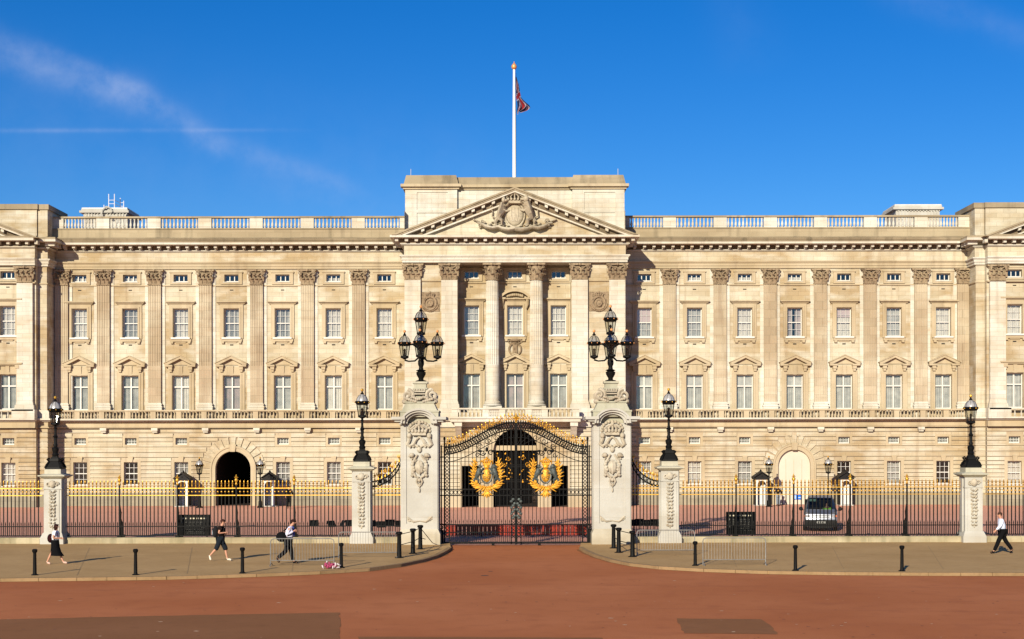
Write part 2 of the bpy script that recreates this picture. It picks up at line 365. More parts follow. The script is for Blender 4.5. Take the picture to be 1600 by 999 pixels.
# small marks on road and pavement: flattened gum, leaves, tar spots
r_ = random.Random(21); mb = MB()
for k in range(170):
    px = r_.uniform(-20, 1620); py = r_.uniform(906, 1000); x, y = ground(px, py); q = r_.uniform(.015,.05)*(1.6 if k % 9 == 0 else 1)
    n = 7; mb.m = 0 if k % 3 else 1; mb.add([(x+q*(1+.4*math.sin(j*2.3+k))*math.cos(j*.9), y+q*(1+.3*math.sin(j*3+k))*math.sin(j*.9), .005) for j in range(n)], [tuple(range(n))])
for k in range(90):
    px = r_.uniform(-20, 1620); py = r_.uniform(856, 886)
    if 610 < px < 1000: continue
    x, y = ground(px, py, .12); q = r_.uniform(.015,.04); n = 7; mb.m = 2 if k % 3 else 1
    mb.add([(x+q*(1+.4*math.sin(j*2.3+k))*math.cos(j*.9), y+q*(1+.3*math.sin(j*3+k))*math.sin(j*.9), .121) for j in range(n)], [tuple(range(n))])
o = part('ground_specks', mb, [mat('dark_tar_speck', (.14,.05,.025), .9), mat('pale_gum_speck', (.55,.38,.24), .9), mat('dark_gum_speck', (.15,.10,.055), .9)]); o['kind'] = 'stuff'
tag(o, 'small scattered specks of gum and tar on road and pavement', 'litter')
# sawn seams and reinstated strips in the pavement and road
mb = MB()
def seam(p0, p1, w, z, zz, m=0):
    a, b = Vector((*ground(*p0, zz),0)), Vector((*ground(*p1, zz),0)); d = (b-a).normalized(); q = Vector((-d.y,d.x,0))*w/2; n = 24; r2 = random.Random(int(p0[0])); vs = []
    for k in range(n+1): c = a+(b-a)*k/n+q.normalized()*r2.uniform(-.012,.012); vs += [(c.x+q.x,c.y+q.y,z),(c.x-q.x,c.y-q.y,z)]
    mb.m = m; mb.add(vs, [(2*k,2*k+2,2*k+3,2*k+1) for k in range(n)])
for p0, p1, w in (((0,924),(700,913),.03),((700,913),(1600,921),.03),((900,950),(1600,958),.025),((1230,945),(1600,940),.02)): seam(p0, p1, w, .0045, 0)
for p0, p1, w in (((30,868),(560,866),.03),((140,854.5),(120,898),.03),((300,854.5),(292,896),.03),((460,854.5),(456,892),.03),((1140,854.5),(1150,886),.03),((1300,854.5),(1318,890),.03),((1450,854.5),(1474,891),.03),((1060,867),(1590,868),.03)): seam(p0, p1, w, .1205, .12, 1)
o = part('surface_seam', mb, [mat('road_seam', (.32,.11,.045), .9), mat('pavement_seam', (.33,.21,.09), .9)]); o['kind'] = 'structure'
# ------------------------------------------------------------------ the palace
YW = 119.0
PAL = thing('palace', (0,YW,0), 'long cream stone palace with pedimented centre, fluted pilasters and rows of sash windows', 'palace')
def lx(px, y=0.0): return (px-CX)*(YW+y)/F
def lz(py, y=0.0): return EYE+(HY-py)*(YW+y)/F
LB = [125,204,283,362.3,442,521.5,601]; RB = [1007,1085.5,1164,1242,1319,1397,1474]
LP = [98,163,243,322,402,481.5,561]; RP = [1046,1125,1203.3,1281.5,1359,1438,1505]
LBX = [lx(p) for p in LB]; RBX = [lx(p) for p in RB]; LPX = [lx(p) for p in LP]; RPX = [lx(p) for p in RP]
CLX, CRX = -8.84, 8.84                        # centre block ends
PLX, PRX = -38.03, 37.44                      # pavilion inner corners
zA, zB, zC, zD, zE = (18.50,19.10), (13.90,16.28), (7.92,10.75), (5.06,5.62), (1.72,3.62)
wA, wB, wC, wD, wE = 1.16, 1.24, 1.38, .95, 1.14
Z_BALC = 7.2
def wall_holes(mb, x0, x1, z0, z1, holes, y, depth=.35):
    xs = sorted({x0,x1,*[h[0] for h in holes],*[h[1] for h in holes]}); zs = sorted({z0,z1,*[h[2] for h in holes],*[h[3] for h in holes]})
    xs = [x for x in xs if x0-1e-6 <= x <= x1+1e-6]; zs = [z for z in zs if z0-1e-6 <= z <= z1+1e-6]
    for i in range(len(xs)-1):
        k = 0
        while k < len(zs)-1:
            xm, zm = (xs[i]+xs[i+1])/2, (zs[k]+zs[k+1])/2
            if any(h[0] < xm < h[1] and h[2] < zm < h[3] for h in holes): k += 1; continue
            mb.add([(xs[i],y,zs[k]),(xs[i+1],y,zs[k]),(xs[i+1],y,zs[k+1]),(xs[i],y,zs[k+1])], [(0,1,2,3)]); k += 1
    for a, b, c, d in holes:
        if a < x0-1e-6 or b > x1+1e-6: continue
        q = y+depth
        mb.add([(a,y,c),(b,y,c),(b,y,d),(a,y,d),(a,q,c),(b,q,c),(b,q,d),(a,q,d)], [(0,4,5,1),(1,5,6,2),(2,6,7,3),(3,7,4,0)])
# --- window meshes: origin at bottom centre of the opening, wall plane y = 0
def curtain_mesh(w, z0, z1, kind, m):
    mb = MB(); n = 26; r = random.Random(kind*17+3)
    split = kind % 3
    for (a, b) in (((-w/2, w/2),) if split == 0 else ((-w/2, -.02), (.03, w/2))):
        if split == 2: a, b = (a, b-(.1)) if a < 0 and b <= 0 else (a+.06, b)
        vs = []
        for i in range(n+1):
            t = i/n; x = a+(b-a)*t; y = .44+.035*math.sin(i*1.9+r.random()*.6)+.01*r.random()
            vs += [(x, y, z0), (x, y, z1)]
        mb.add(vs, [(2*i, 2*i+2, 2*i+3, 2*i+1) for i in range(n)])
    return mb.mesh('curtain', m)
def make_window(w, h, nx, nz, bar, cross=None, rail=None, fr=.07, yg=.30):
    g = MB(); g.add([(-w/2,yg,0),(w/2,yg,0),(w/2,yg,h),(-w/2,yg,h)], [(0,1,2,3)])
    f = MB(); y0, y1 = yg-.05, yg+.03
    f.box(-w/2,-w/2+fr,y0,y1,0,h); f.box(w/2-fr,w/2,y0,y1,0,h); f.box(-w/2+fr,w/2-fr,y0,y1,0,fr*1.3); f.box(-w/2+fr,w/2-fr,y0,y1,h-fr,h)
    if cross is not None:
        f.box(-cross/2,cross/2,y0-.02,y1,fr*1.3,h-fr); zt = h*.655; f.box(-w/2+fr,w/2-fr,y0-.035,y1,zt,zt+cross*.95)
    if rail: f.box(-w/2+fr,w/2-fr,y0-.02,y1,h*rail-.035,h*rail+.035)
    f.m = 1
    for i in range(1, nx): x = -w/2+w*i/nx; f.box(x-bar/2,x+bar/2,y0+.02,y1-.01,fr,h-fr)
    for i in range(1, nz):
        z = h*i/nz
        if rail and abs(z-h*rail) < .05: continue
        f.box(-w/2+fr,w/2-fr,y0+.025,y1-.008,z-bar/2,z+bar/2)
    return g.mesh('window', GLASS), f.mesh('window_frame', [WHITE, BAR if bar < .035 else WHITE])
WIN = {'A': (*make_window(wA, zA[1]-zA[0], 3, 1, .07), wA, zA[1]-zA[0]),
       'B': (*make_window(wB, zB[1]-zB[0], 3, 4, .028, rail=.5), wB, zB[1]-zB[0]),
       'C': (*make_window(wC, zC[1]-zC[0], 1, 1, .03, cross=.11), wC, zC[1]-zC[0]),
       'D': (*make_window(wD, zD[1]-zD[0], 4, 2, .03), wD, zD[1]-zD[0]),
       'E': (*make_window(wE, zE[1]-zE[0], 3, 4, .034, rail=.5, fr=.055), wE, zE[1]-zE[0])}
CUR = {}
for k, (z0, z1) in {'B': (.03, 2.35), 'C': (.0, 2.8), 'A': (0, .35), 'E': (0, 1.85), 'D': (0, .5)}.items():
    for i in range(4): CUR[k, i] = curtain_mesh(WIN[k][2], z0, z1, i, CURT[i])
# stone surrounds
def surround_B():
    s = MB(); w = wB; h = zB[1]-zB[0]; y = -.10
    s.box(-w/2-.34,-w/2,y,.06,-.10,h+.34); s.box(w/2,w/2+.34,y,.06,-.10,h+.34); s.box(-w/2,w/2,y,.06,h,h+.34)
    s.box(-w/2-.16,-w/2-.03,y-.05,y,0,h+.16); s.box(w/2+.03,w/2+.16,y-.05,y,0,h+.16); s.box(-w/2-.03,w/2+.03,y-.05,y,h+.03,h+.16)
    s.box(-1.12,1.12,-.20,.0,h+.40,h+.50); s.box(-1.22,1.22,-.36,.0,h+.50,h+.60); s.box(-1.05,1.05,-.10,.0,h+.34,h+.40)
    s.m = 1; s.box(-w/2-.16,w/2+.16,-.26,.28,-.13,.0); s.m = 0
    s.box(-w/2-.26,w/2+.26,-.16,.0,-.34,-.13); s.box(-w/2-.2,-w/2+.02,-.2,0,-.50,-.34); s.box(w/2-.02,w/2+.2,-.2,0,-.50,-.34); s.box(-w/2+.2,w/2-.2,-.08,0,-.44,-.34)
    s.m = 2; s.box(-.14,.14,-.012,0,-.66,-.56); s.box(-.14,.14,-.012,0,h+1.50,h+1.58)
    return s.mesh('surround', [S_TRIM, WHITE, DARK])
def surround_C(flat=False):
    s = MB(); w = wC; h = zC[1]-zC[0]; y = -.10
    s.box(-w/2-.40,-w/2,y,.06,-.7,h+.30); s.box(w/2,w/2+.40,y,.06,-.7,h+.30); s.box(-w/2,w/2,y,.06,h,h+.30)
    s.box(-w/2-.17,-w/2-.03,y-.05,y,-.7,h+.17); s.box(w/2+.03,w/2+.17,y-.05,y,-.7,h+.17); s.box(-w/2-.03,w/2+.03,y-.05,y,h+.03,h+.17)
    s.box(-1.0,1.0,-.08,.0,h+.30,h+.72)
    z = h+.78
    for sg in (-1, 1):
        a, b = sorted((sg*.66, sg*.98)); s.box(a, b, -.34, -.08, z-.30, z-.05); s.box(a+.05, b-.05, -.26, -.08, z-.48, z-.30)
    s.box(-.16,.16,-.16,-.08,h+.0,h+.80)
    if flat:
        s.box(-1.18,1.18,-.30,0,z-.05,z+.05); s.box(-1.25,1.25,-.40,0,z+.05,z+.16)
    else:
        for sg in (-1, 1):
            a, b = sorted((sg*.62, sg*1.26)); s.box(a, b, -.42, 0, z-.05, z+.10)
            s.prism([(sg*1.28,z+.10),(sg*1.28,z+.20),(0,z+.80),(0,z+.60),(sg*1.0,z+.10)], -.44, 0)
            s.prism([(sg*1.34,z+.20),(sg*1.34,z+.25),(0,z+.88),(0,z+.80)], -.50, 0)
        s.prism([(-.98,z+.10),(.98,z+.10),(0,z+.58)], -.10, 0)
    return s.mesh('surround', [S_TRIM])
def surround_A():
    s = MB(); w = wA; h = zA[1]-zA[0]
    s.box(-w/2-.30,-w/2,-.10,.06,-.22,h+.14); s.box(w/2,w/2+.30,-.10,.06,-.22,h+.14); s.box(-w/2,w/2,-.10,.06,h,h+.14); s.box(-w/2,w/2,-.10,.06,-.22,-.07)
    s.box(-w/2-.36,w/2+.36,-.16,.0,h+.14,h+.24)
    s.m = 1; s.box(-w/2-.10,w/2+.10,-.14,.28,-.07,0)
    return s.mesh('surround', [S_TRIM, S_PALE])
def surround_D():
    s = MB(); w = wD; h = zD[1]-zD[0]
    s.box(-w/2-.20,-w/2,-.035,.1,-.18,h+.20); s.box(w/2,w/2+.20,-.035,.1,-.18,h+.20); s.box(-w/2,w/2,-.035,.1,h,h+.20); s.box(-w/2,w/2,-.045,.1,-.18,0)
    return s.mesh('surround', [S_TRIM])
def surround_E():
    s = MB(); w = wE; h = zE[1]-zE[0]
    s.box(-w/2-.26,-w/2,-.035,.1,-.75,h+.22); s.box(w/2,w/2+.26,-.035,.1,-.75,h+.22); s.box(-w/2,w/2,-.035,.1,h,h+.22); s.box(-w/2,w/2,-.035,.1,-.75,-.1)
    s.prism([(-.15,h),(.15,h),(.22,h+.46),(-.22,h+.46)], -.13, -.035)
    s.m = 1; s.box(-w/2-.10,w/2+.10,-.12,.25,-.1,0)
    return s.mesh('surround', [S_TRIM, S_PALE])
SUR = {'A': surround_A(), 'B': surround_B(), 'C': surround_C(), 'D': surround_D(), 'E': surround_E(), 'CF': surround_C(True)}
WZ = {'A': zA, 'B': zB, 'C': zC, 'D': zD, 'E': zE}
def window(k, x, y, v=0, flat=False, cur=True):
    w = put('window', WIN[k][0], PAL, (x, y, WZ[k][0])); put('window_frame', WIN[k][1], w)
    put('surround', SUR['CF' if flat else k], w)
    if cur: put('curtain', CUR[k, v], w)
    return w
# --- rusticated ground storey
CE = [lz(y) for y in (669.5,676,683.5,690,698,706.5,714.5,721,727.3,733.6,739.9,746.2,752.5,758.8,765.1,771.4)]
CE = sorted(CE)
def rustic(mb, x0, x1, y, wins_d, wins_e, arches=(), rects=()):
    """courses with real grooves between the openings; arches = (xc, radius, spring z)"""
    for i in range(len(CE)-1):
        a, b = CE[i]+.04, CE[i+1]-.03; zm = (a+b)/2; cuts = []
        for xw in wins_d:
            if a < zD[1]+.20 and b > zD[0]-.18: cuts.append((xw-wD/2-.20, xw+wD/2+.20))
        for xw in wins_e:
            if a < zE[1]+.22 and b > zE[0]-.75: cuts.append((xw-wE/2-.26, xw+wE/2+.26))
        for (xc, r, zs) in arches:
            ro = r+1.25
            if zm <= zs: hw = r+.42
            elif zm < zs+ro: hw = max(math.sqrt(max(ro*ro-(zm-zs)**2, 0)), 0)*(1.0)
            else: continue
            hw = max(hw, r+.42) if zm < zs+.5 else hw
            cuts.append((xc-hw, xc+hw))
        for (ra, rb, rz) in rects:
            if a < rz: cuts.append((ra, rb))
        cuts.sort(); x = x0; segs = []
        for c0, c1 in cuts:
            if c0 > x: segs.append((x, c0))
            x = max(x, c1)
        if x < x1: segs.append((x, x1))
        for s0, s1 in segs:
            if s1-s0 > .05:
                mb.box(s0, s1, y, y+.12, a, b)
    for (xc, r, zs) in arches:
        n = 13; ri, ro = r+.45, r+1.17
        for k in range(n):
            t0 = math.pi*k/n+.035; t1 = math.pi*(k+1)/n-.035
            top = CE[-1]-.04
            pts = [(xc+ri*math.cos(t0), zs+ri*math.sin(t0)), (xc+ro*math.cos(t0), min(top, zs+ro*math.sin(t0))), (xc+ro*math.cos(t1), min(top, zs+ro*math.sin(t1))), (xc+ri*math.cos(t1), zs+ri*math.sin(t1))]
            mb.prism(pts, y, y+.12)
def arch_ring(mb, xc, zs, r0, r1, y0, y1, zb=None, n=24):
    for k in range(n):
        t0, t1 = math.pi*k/n, math.pi*(k+1)/n
        mb.prism([(xc+r0*math.cos(t0), zs+r0*math.sin(t0)), (xc+r1*math.cos(t0), zs+r1*math.sin(t0)), (xc+r1*math.cos(t1), zs+r1*math.sin(t1)), (xc+r0*math.cos(t1), zs+r0*math.sin(t1))], y0, y1)
    if zb is not None:
        for sg in (-1, 1):
            a, b = sorted((xc+sg*r0, xc+sg*r1)); mb.box(a, b, y0, y1, zb, zs)
def arch_wall(mb, x0, x1, z0, z1, xc, r, zs, y):
    """flat wall between x0..x1, z0..z1 with a round-headed opening"""
    n = 24; vs = []; top = []
    for k in range(n+1):
        t = math.pi*(1-k/n); c, s = math.cos(t), math.sin(t)
        px, pz = xc+r*c, zs+r*s
        kx = ((x1-xc)/c if c > 1e-6 else ((x0-xc)/c if c < -1e-6 else 1e9)); kz = (z1-zs)/s if s > 1e-6 else 1e9
        q = min(kx, kz); vs.append((px,y,pz)); top.append((xc+q*c, y, zs+q*s))
    mb.add(vs+top, [(k, k+1, k+n+2, k+n+1) for k in range(n)])
    mb.add([(x0,y,z1),(top[0][0],y,top[0][2]),(x0,y,z1)], []) 
    # corners
    for sx, xe in ((0, x0), (1, x1)):
        cand = [p for p in top if abs(p[0]-xe) < 1e-4]
        zc = max(p[2] for p in cand) if cand else zs
        tp = [p for p in top if abs(p[2]-z1) < 1e-4]
        xt = (min if sx == 0 else max)(p[0] for p in tp)
        mb.add([(xe,y,zc),(xt,y,z1),(xe,y,z1)], [(0,1,2)])
    mb.add([(x0,y,z0),(xc-r,y,z0),(xc-r,y,zs),(x0,y,zs)], [(0,1,2,3)]); mb.add([(xc+r,y,z0),(x1,y,z0),(x1,y,zs),(xc+r,y,zs)], [(0,1,2,3)])
AL = (lx(364.2), 1.46, lz(732)); AR = (lx(1241), 1.34, lz(728.5))
def wing(name, x0, x1, bays, arch):
    mb = MB(); holes = []
    for i, x in enumerate(bays):
        holes += [(x-wA/2,x+wA/2,*zA),(x-wB/2,x+wB/2,*zB),(x-wC/2,x+wC/2,*zC)]
    wall_holes(mb, x0, x1, 7.0, 23.0, holes, 0)
    part('wall', mb, S_WALL, PAL)
    mb = MB(); yb = .11; xc, r, zs = arch; ax0, ax1 = xc-2.0, xc+2.0
    eh = []
    for i, x in enumerate(bays):
        if i != 3: eh += [(x-wD/2,x+wD/2,*zD),(x-wE/2,x+wE/2,*zE)]
    wall_holes(mb, x0, ax0, 0, 7.0, eh, yb); wall_holes(mb, ax1, x1, 0, 7.0, eh, yb)
    arch_wall(mb, ax0, ax1, 0, 7.0, xc, r, zs, yb)
    part('ground_storey_wall', mb, S_TAN, PAL)
    mb = MB(); rustic(mb, x0, x1, 0, [x for i, x in enumerate(bays) if i != 3], [x for i, x in enumerate(bays) if i != 3], [arch])
    part('rusticated_courses', mb, S_WALL, PAL)
    for s0, s1 in ((x0, xc-r-.45), (xc+r+.45, x1)): mb = MB(); mb.box(s0, s1, -.06, .06, 0, CE[0]+.02); mb.box(s0, s1, -.045, .06, CE[0]+.02, CE[0]+.08); part('plinth', mb, S_PLINTH, PAL)
    mb = MB(); arch_ring(mb, xc, zs, r, r+.30, -.10, .5, 0); arch_ring(mb, xc, zs, r+.30, r+.44, -.17, .07, 0)
    mb.prism([(xc-.20,zs+r-.05),(xc+.20,zs+r-.05),(xc+.28,zs+r+.55),(xc-.28,zs+r+.55)], -.24, .07)
    part('arch_surround', mb, S_TRIM, PAL, smooth=30)
wing('left', PLX, CLX, LBX, AL); wing('right', CRX, PRX, RBX, AR)
# carriage passage behind the left arch, panel filling the right arch
xc, r, zs = AL; mb = MB()
mb.add([(xc-r-.1,.5,0),(xc-r-.1,16,0),(xc-r-.1,16,5),(xc-r-.1,.5,5)], [(0,1,2,3)]); mb.add([(xc+r+.1,.5,0),(xc+r+.1,16,0),(xc+r+.1,16,5),(xc+r+.1,.5,5)], [(0,1,2,3)])
mb.add([(xc-r-.1,.5,zs+r+.05),(xc+r+.1,.5,zs+r+.05),(xc+r+.1,16,zs+r+.05),(xc-r-.1,16,zs+r+.05)], [(0,1,2,3)]); mb.add([(xc-r-.1,16,0),(xc+r+.1,16,0),(xc+r+.1,16,5),(xc-r-.1,16,5)], [(0,1,2,3)])
mb.add([(xc-r-.1,.6,.012),(xc+r+.1,.6,.012),(xc+r+.1,16,.012),(xc-r-.1,16,.012)], [(0,1,2,3)])
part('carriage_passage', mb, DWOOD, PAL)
xc, r, zs = AR; mb = MB(); n = 24
mb.prism([(xc-r,0.02)]+[(xc-r*math.cos(math.pi*k/n), zs+r*math.sin(math.pi*k/n)) for k in range(n+1)]+[(xc+r,.02)], .22, .30)
CREAM = mat('cream_board', (.55,.50,.41), .7, var=(.50,.45,.36), scale=.6)
d = part('blind_arch_panel', mb, CREAM, PAL); tag(d, 'plain cream boarding that closes the arch')
mb = MB()
for i in (-1,0,1): mb.box(xc+i*.66-.012, xc+i*.66+.012, .20, .219, .05, zs+.5)
part('board_joint', mb, S_TRIM, d)
bs = MB(); x = lx(1246.5); bs.box(x-.36,x+.36,.15,.20,lz(781.5),lz(774)); bs.m = 1; bs.box(x-.26,x-.12,.14,.15,lz(780.6),lz(775)); bs.box(x+.06,x+.3,.14,.15,lz(779.2),lz(777.6))
part('notice_plate', bs, [mat('blue_enamel', (.01,.13,.62), .4), mat('sign_pale_mark', (.35,.50,.80), .5)], PAL)
# horizontal mouldings: stacks of (z0, z1, projection)
def courses(name, x0, x1, y, st, m, ends=(0, 0), back=.02):
    mb = MB()
    for z0, z1, p in st: mb.box(x0-(p if ends[0] else 0), x1+(p if ends[1] else 0), y-p, y+back, z0, z1)
    return part(name, mb, m, PAL)
ENT = [(19.55,19.74,.14),(19.74,19.96,.20),(19.96,20.04,.26),(20.04,20.14,.34)]
BED = [(20.94,21.00,.22),(21.00,21.06,.32)]
COR = [(21.44,21.64,1.16)]
CYM = [(21.64,21.74,1.22),(21.74,21.84,1.30),(21.84,21.90,1.36)]
BELT = [(6.95,7.06,.50),(7.06,7.20,.92)]
BELT2 = [(6.42,6.50,.30),(6.50,6.56,.36)]
for x0, x1 in ((PLX, CLX), (CRX, PRX)):
    courses('architrave', x0, x1, 0, ENT, S_TRIM); courses('frieze', x0, x1, -.12, [(20.14,20.94,0)], S_WALL, back=.12)
    courses('cornice', x0, x1, 0, BED+COR, S_PALE); courses('cornice_top', x0, x1, 0, CYM, S_TOP)
    courses('string_course', x0, x1, 0, [(18.13,18.23,.12)], S_TRIM)
    courses('balcony_ledge', x0, x1, 0, BELT, S_PALE); courses('belt_moulding', x0, x1, 0, BELT2+[(6.56,6.95,.24)], S_TRIM)
    mb = MB(); n = int((x1-x0)/.78)
    for i in range(n+1):
        x = x0+.25+i*(x1-x0-.5)/n; mb.box(x-.12, x+.12, -.80, -.2, 21.20, 21.38); mb.box(x-.14, x+.14, -.86, -.2, 21.38, 21.44); mb.box(x-.1,x+.1,-.5,-.2,21.10,21.20)
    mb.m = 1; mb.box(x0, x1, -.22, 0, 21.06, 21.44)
    part('modillion_band', mb, [S_PALE, S_SOOTSHADE], PAL)
    # parapet
    mb = MB(); mb.box(x0, x1, -.50, .3, 21.90, 22.80); mb.m = 1; mb.box(x0, x1, -.62, .3, 22.03, 22.11); mb.box(x0, x1, -.56, .35, 22.76, 22.86)
    part('parapet', mb, [S_PARA, S_TOP], PAL)
def baluster(mb, x, y, z0, h, r=.1):
    mb.lathe(x, y, [(r*1.0,z0),(r*1.0,z0+.06*h),(r*.55,z0+.12*h),(r*1.05,z0+.32*h),(r*.95,z0+.42*h),(r*.5,z0+.72*h),(r*.55,z0+.84*h),(r*.9,z0+.9*h),(r*.95,z0+h)], 8)
def balustrade(x0, x1, y, z0, z1, piers, pw, nb, cap=.14, m0=None, m1=None, r=.1, d=.34):
    """piers: x positions; nb balusters between neighbours"""
    for a, b in zip(piers[:-1], piers[1:]):
        mb = MB(); k = nb if b-a > 2.9 or nb < 8 else max(2, int(nb*(b-a)/4.2))
        mb.m = 0; lo, hi = a+pw/2, b-pw/2; s = (hi-lo)/k
        for i in range(k): baluster(mb, lo+s*(i+.5), y, z0, z1-z0-cap, r)
        mb.box(a-pw/2, a+pw/2, y-d/2, y+d/2, z0, z1-cap)
        mb.m = 1; mb.box(a-pw/2 if a > x0+.01 else x0, b-pw/2, y-d/2-.06, y+d/2+.06, z1-cap, z1)
        part('balustrade', mb, [m0 or S_PALE, m1 or S_TOP], PAL, smooth=35)
    mb = MB(); a = piers[-1]; mb.box(a-pw/2, a+pw/2, y-d/2, y+d/2, z0, z1-cap); mb.m = 1; mb.box(a-pw/2, max(x1, a+pw/2), y-d/2-.06, y+d/2+.06, z1-cap, z1)
    part('balustrade_pier', mb, [m0 or S_PALE, m1 or S_TOP], PAL)
up_l = [PLX+.3]+LPX[1:]+[CLX-.1]; up_r = [CRX+.1]+RPX[:-1]+[PRX-.35]
balustrade(PLX, CLX, -.2, 22.86, 23.86, up_l, 1.08, 10); balustrade(CRX, PRX, -.2, 22.86, 23.86, up_r, 1.08, 10)
def lower(xs_b, xs_p, x0, x1):
    pts = sorted([x0+.2]+[p for p in xs_b]+[p for p in xs_p if x0+1 < p < x1-1]+[x1-.2])
    balustrade(x0, x1, -.70, 7.2, 7.9, pts, .44, 6, cap=.12, m0=S_TRIM, m1=S_TRIM, r=.085, d=.26)
lower(LBX, LPX, PLX, CLX); lower(RBX, RPX, CRX, PRX)
# support blocks under the balcony
mb = MB(); mb.box(-.26, .26, -.42, 0, 6.20, 6.42); mb.box(-.20, .20, -.30, 0, 6.05, 6.20); BRK = mb.mesh('support_block', S_PALE)
for x in LPX[1:]+RPX[:-1]: put('support_block', BRK, PAL, (x,0,0))
# --- capitals
def leaf(mb, x, y, z, w, h, out, dx=0, dy=-1):
    """acanthus leaf: strap that curls out at the tip; (dx,dy) = outward direction"""
    px, py = -dy, dx; prof = [(0,.0),(.15,.35),(.35,.7),(.8,.95),(1.15,.92),(1.1,.78)]
    vs = []; fs = []
    for i, (o, t) in enumerate(prof):
        ww = w/2*(1-.35*max(0, i-2)/3)*(1.1 if i == 2 else 1)
        for sg, bk in ((-1,0),(0,.03),(1,0)):
            q = out*o+bk*(1 if i else 0)
            vs.append((x+dx*q+px*ww*sg, y+dy*q+py*ww*sg, z+h*t))
    for i in range(len(prof)-1):
        for k in range(2): a = i*3+k; fs.append((a,a+1,a+4,a+3))
    vs2 = [(a-dx*.03, b-dy*.03, c) for a,b,c in vs]; n = len(vs)
    fs2 = [tuple(j+n for j in f[::-1]) for f in fs]
    ed = []
    m = len(prof)
    loop = [i*3 for i in range(m)]+[(m-1)*3+1,(m-1)*3+2]+[i*3+2 for i in range(m-2,-1,-1)]+[1]
    for i in range(len(loop)): a, b = loop[i], loop[(i+1)%len(loop)]; ed.append((a,b,b+n,a+n))
    mb.add(vs+vs2, fs+fs2+ed)
def capital_pil(w, d, h):
    s = MB(); s.box(-w/2+.06, w/2-.06, -d+.05, 0, 0, h*.86); s.box(-w/2-.04, w/2+.04, -d-.04, 0, -.05, .03)
    lw = w/3.0
    for i in range(3): leaf(s, -w/2+lw*(i+.5), -d, .03, lw*.80, h*.38, .22)
    for i in range(4): leaf(s, -w/2+w*(i)/3, -d, .2*h, lw*.66, h*.48, .27)
    for sg in (-1, 1):
        leaf(s, sg*w/2, -d*.5, .05, d*.8, h*.5, .14, sg, 0)
        s.spiral(sg*(w/2+.08), -d-.20, h*.76, .16, flip=sg, turns=1.4, rad=.055, a0=math.pi/2)
        s.tube([(sg*.12,-d-.04,h*.45),(sg*.2,-d-.08,h*.68),(sg*(w/2-.02),-d-.14,h*.88)], [.03,.04,.05])
        s.spiral(sg*.12, -d-.08, h*.72, .09, flip=-sg, turns=1.2, rad=.035, a0=math.pi/2)
    s.blob((0,-d-.2,h*.93), (.11,.09,.12))
    aw = w/2+.22
    s.prism([(-aw,h*.88),(aw,h*.88),(aw+.05,h),(-aw-.05,h)], -d-.16, 0)
    return s.mesh('capital', S_CARVE, 40)
def capital_col(r, h):
    s = MB(); s.lathe(0, 0, [(r,0),(r*.98,h*.5),(r*1.15,h*.86)], 16); s.lathe(0, 0, [(r+.05,-.05),(r+.07,0),(r+.05,.04)], 16)
    for i in range(8):
        a = 2*math.pi*i/8; leaf(s, r*math.cos(a), r*math.sin(a), .03, .30, h*.38, .22, math.cos(a), math.sin(a))
        a += math.pi/8; leaf(s, r*math.cos(a), r*math.sin(a), .2*h, .26, h*.48, .26, math.cos(a), math.sin(a))
    for i in range(4):
        a = math.pi/4+math.pi/2*i; c, q = math.cos(a), math.sin(a); e = r+.30
        m = MB(); m.spiral(0, 0, 0, .13, 1, 1.4, .05, math.pi/2)
        s.merge(m, Matrix.Translation((e*c, e*q, h*.76)) @ Matrix.Rotation(a, 4, 'Z'))
        s.blob((( r+.2)*math.cos(a+math.pi/4), (r+.2)*math.sin(a+math.pi/4), h*.92), .1)
        s.tube([(r*.9*c, r*.9*q, h*.4), ((r+.1)*c, (r+.1)*q, h*.7), (e*c, e*q, h*.88)], [.04,.05,.06])
    aw = r+.26
    pts = []
    for i in range(4):
        a = math.pi/4+math.pi/2*i; pts.append((aw*1.32*math.cos(a-.06), aw*1.32*math.sin(a-.06))); pts.append((aw*1.32*math.cos(a+.06), aw*1.32*math.sin(a+.06)))
        b = a+math.pi/4; pts.append((aw*.88*math.cos(b), aw*.88*math.sin(b)))
    n = len(pts); s.add([(x,y,h*.88) for x,y in pts]+[(x,y,h) for x,y in pts], [tuple(range(n))[::-1], tuple(range(n,2*n))]+[(i,(i+1)%n,(i+1)%n+n,i+n) for i in range(n)])
    return s.mesh('capital', S_CARVE, 40)
CAPW = capital_pil(1.04, .34, 1.20); CAPC = capital_pil(1.24, .30, 1.25); CAPR = capital_col(.50, 1.30)
def pilaster_fluted():
    s = MB(); w = 1.04; d = .30
    def shaft(z0, z1, dep, n=7):
        fw = w/(n+.5)*.62; gap = (w-n*fw)/(n+1); xs = []
        x = -w/2; pts = [(x, -d)]
        for i in range(n):
            x += gap; pts += [(x, -d), (x+fw*.2, -d+dep), (x+fw*.8, -d+dep), (x+fw, -d)]; x += fw
        pts.append((w/2, -d)); pts += [(w/2, 0), (-w/2, 0)]; m = len(pts)
        s.add([(a,b,z0) for a,b in pts]+[(a,b,z1) for a,b in pts], [tuple(range(m)), tuple(range(m,2*m))]+[(i,(i+1)%m,(i+1)%m+m,i+m) for i in range(m)])
    shaft(11.55, 18.25, .055); shaft(8.50, 11.55, .012)
    s.m = 1
    s.box(-.62,.62,-.42,0,7.9,8.12); s.box(-.66,.66,-.46,0,8.12,8.22); s.box(-.58,.58,-.38,0,8.22,8.34); s.box(-.61,.61,-.41,0,8.34,8.42); s.box(-.55,.55,-.34,0,8.42,8.50)
    s.box(-.66,.66,-.44,0,7.2,7.9)
    s.box(-w/2-.30,-w/2,-.07,0,7.9,19.5); s.box(w/2,w/2+.30,-.07,0,7.9,19.5)
    return s.mesh('pilaster', [S_TAN, S_PALE])
PILW = pilaster_fluted()
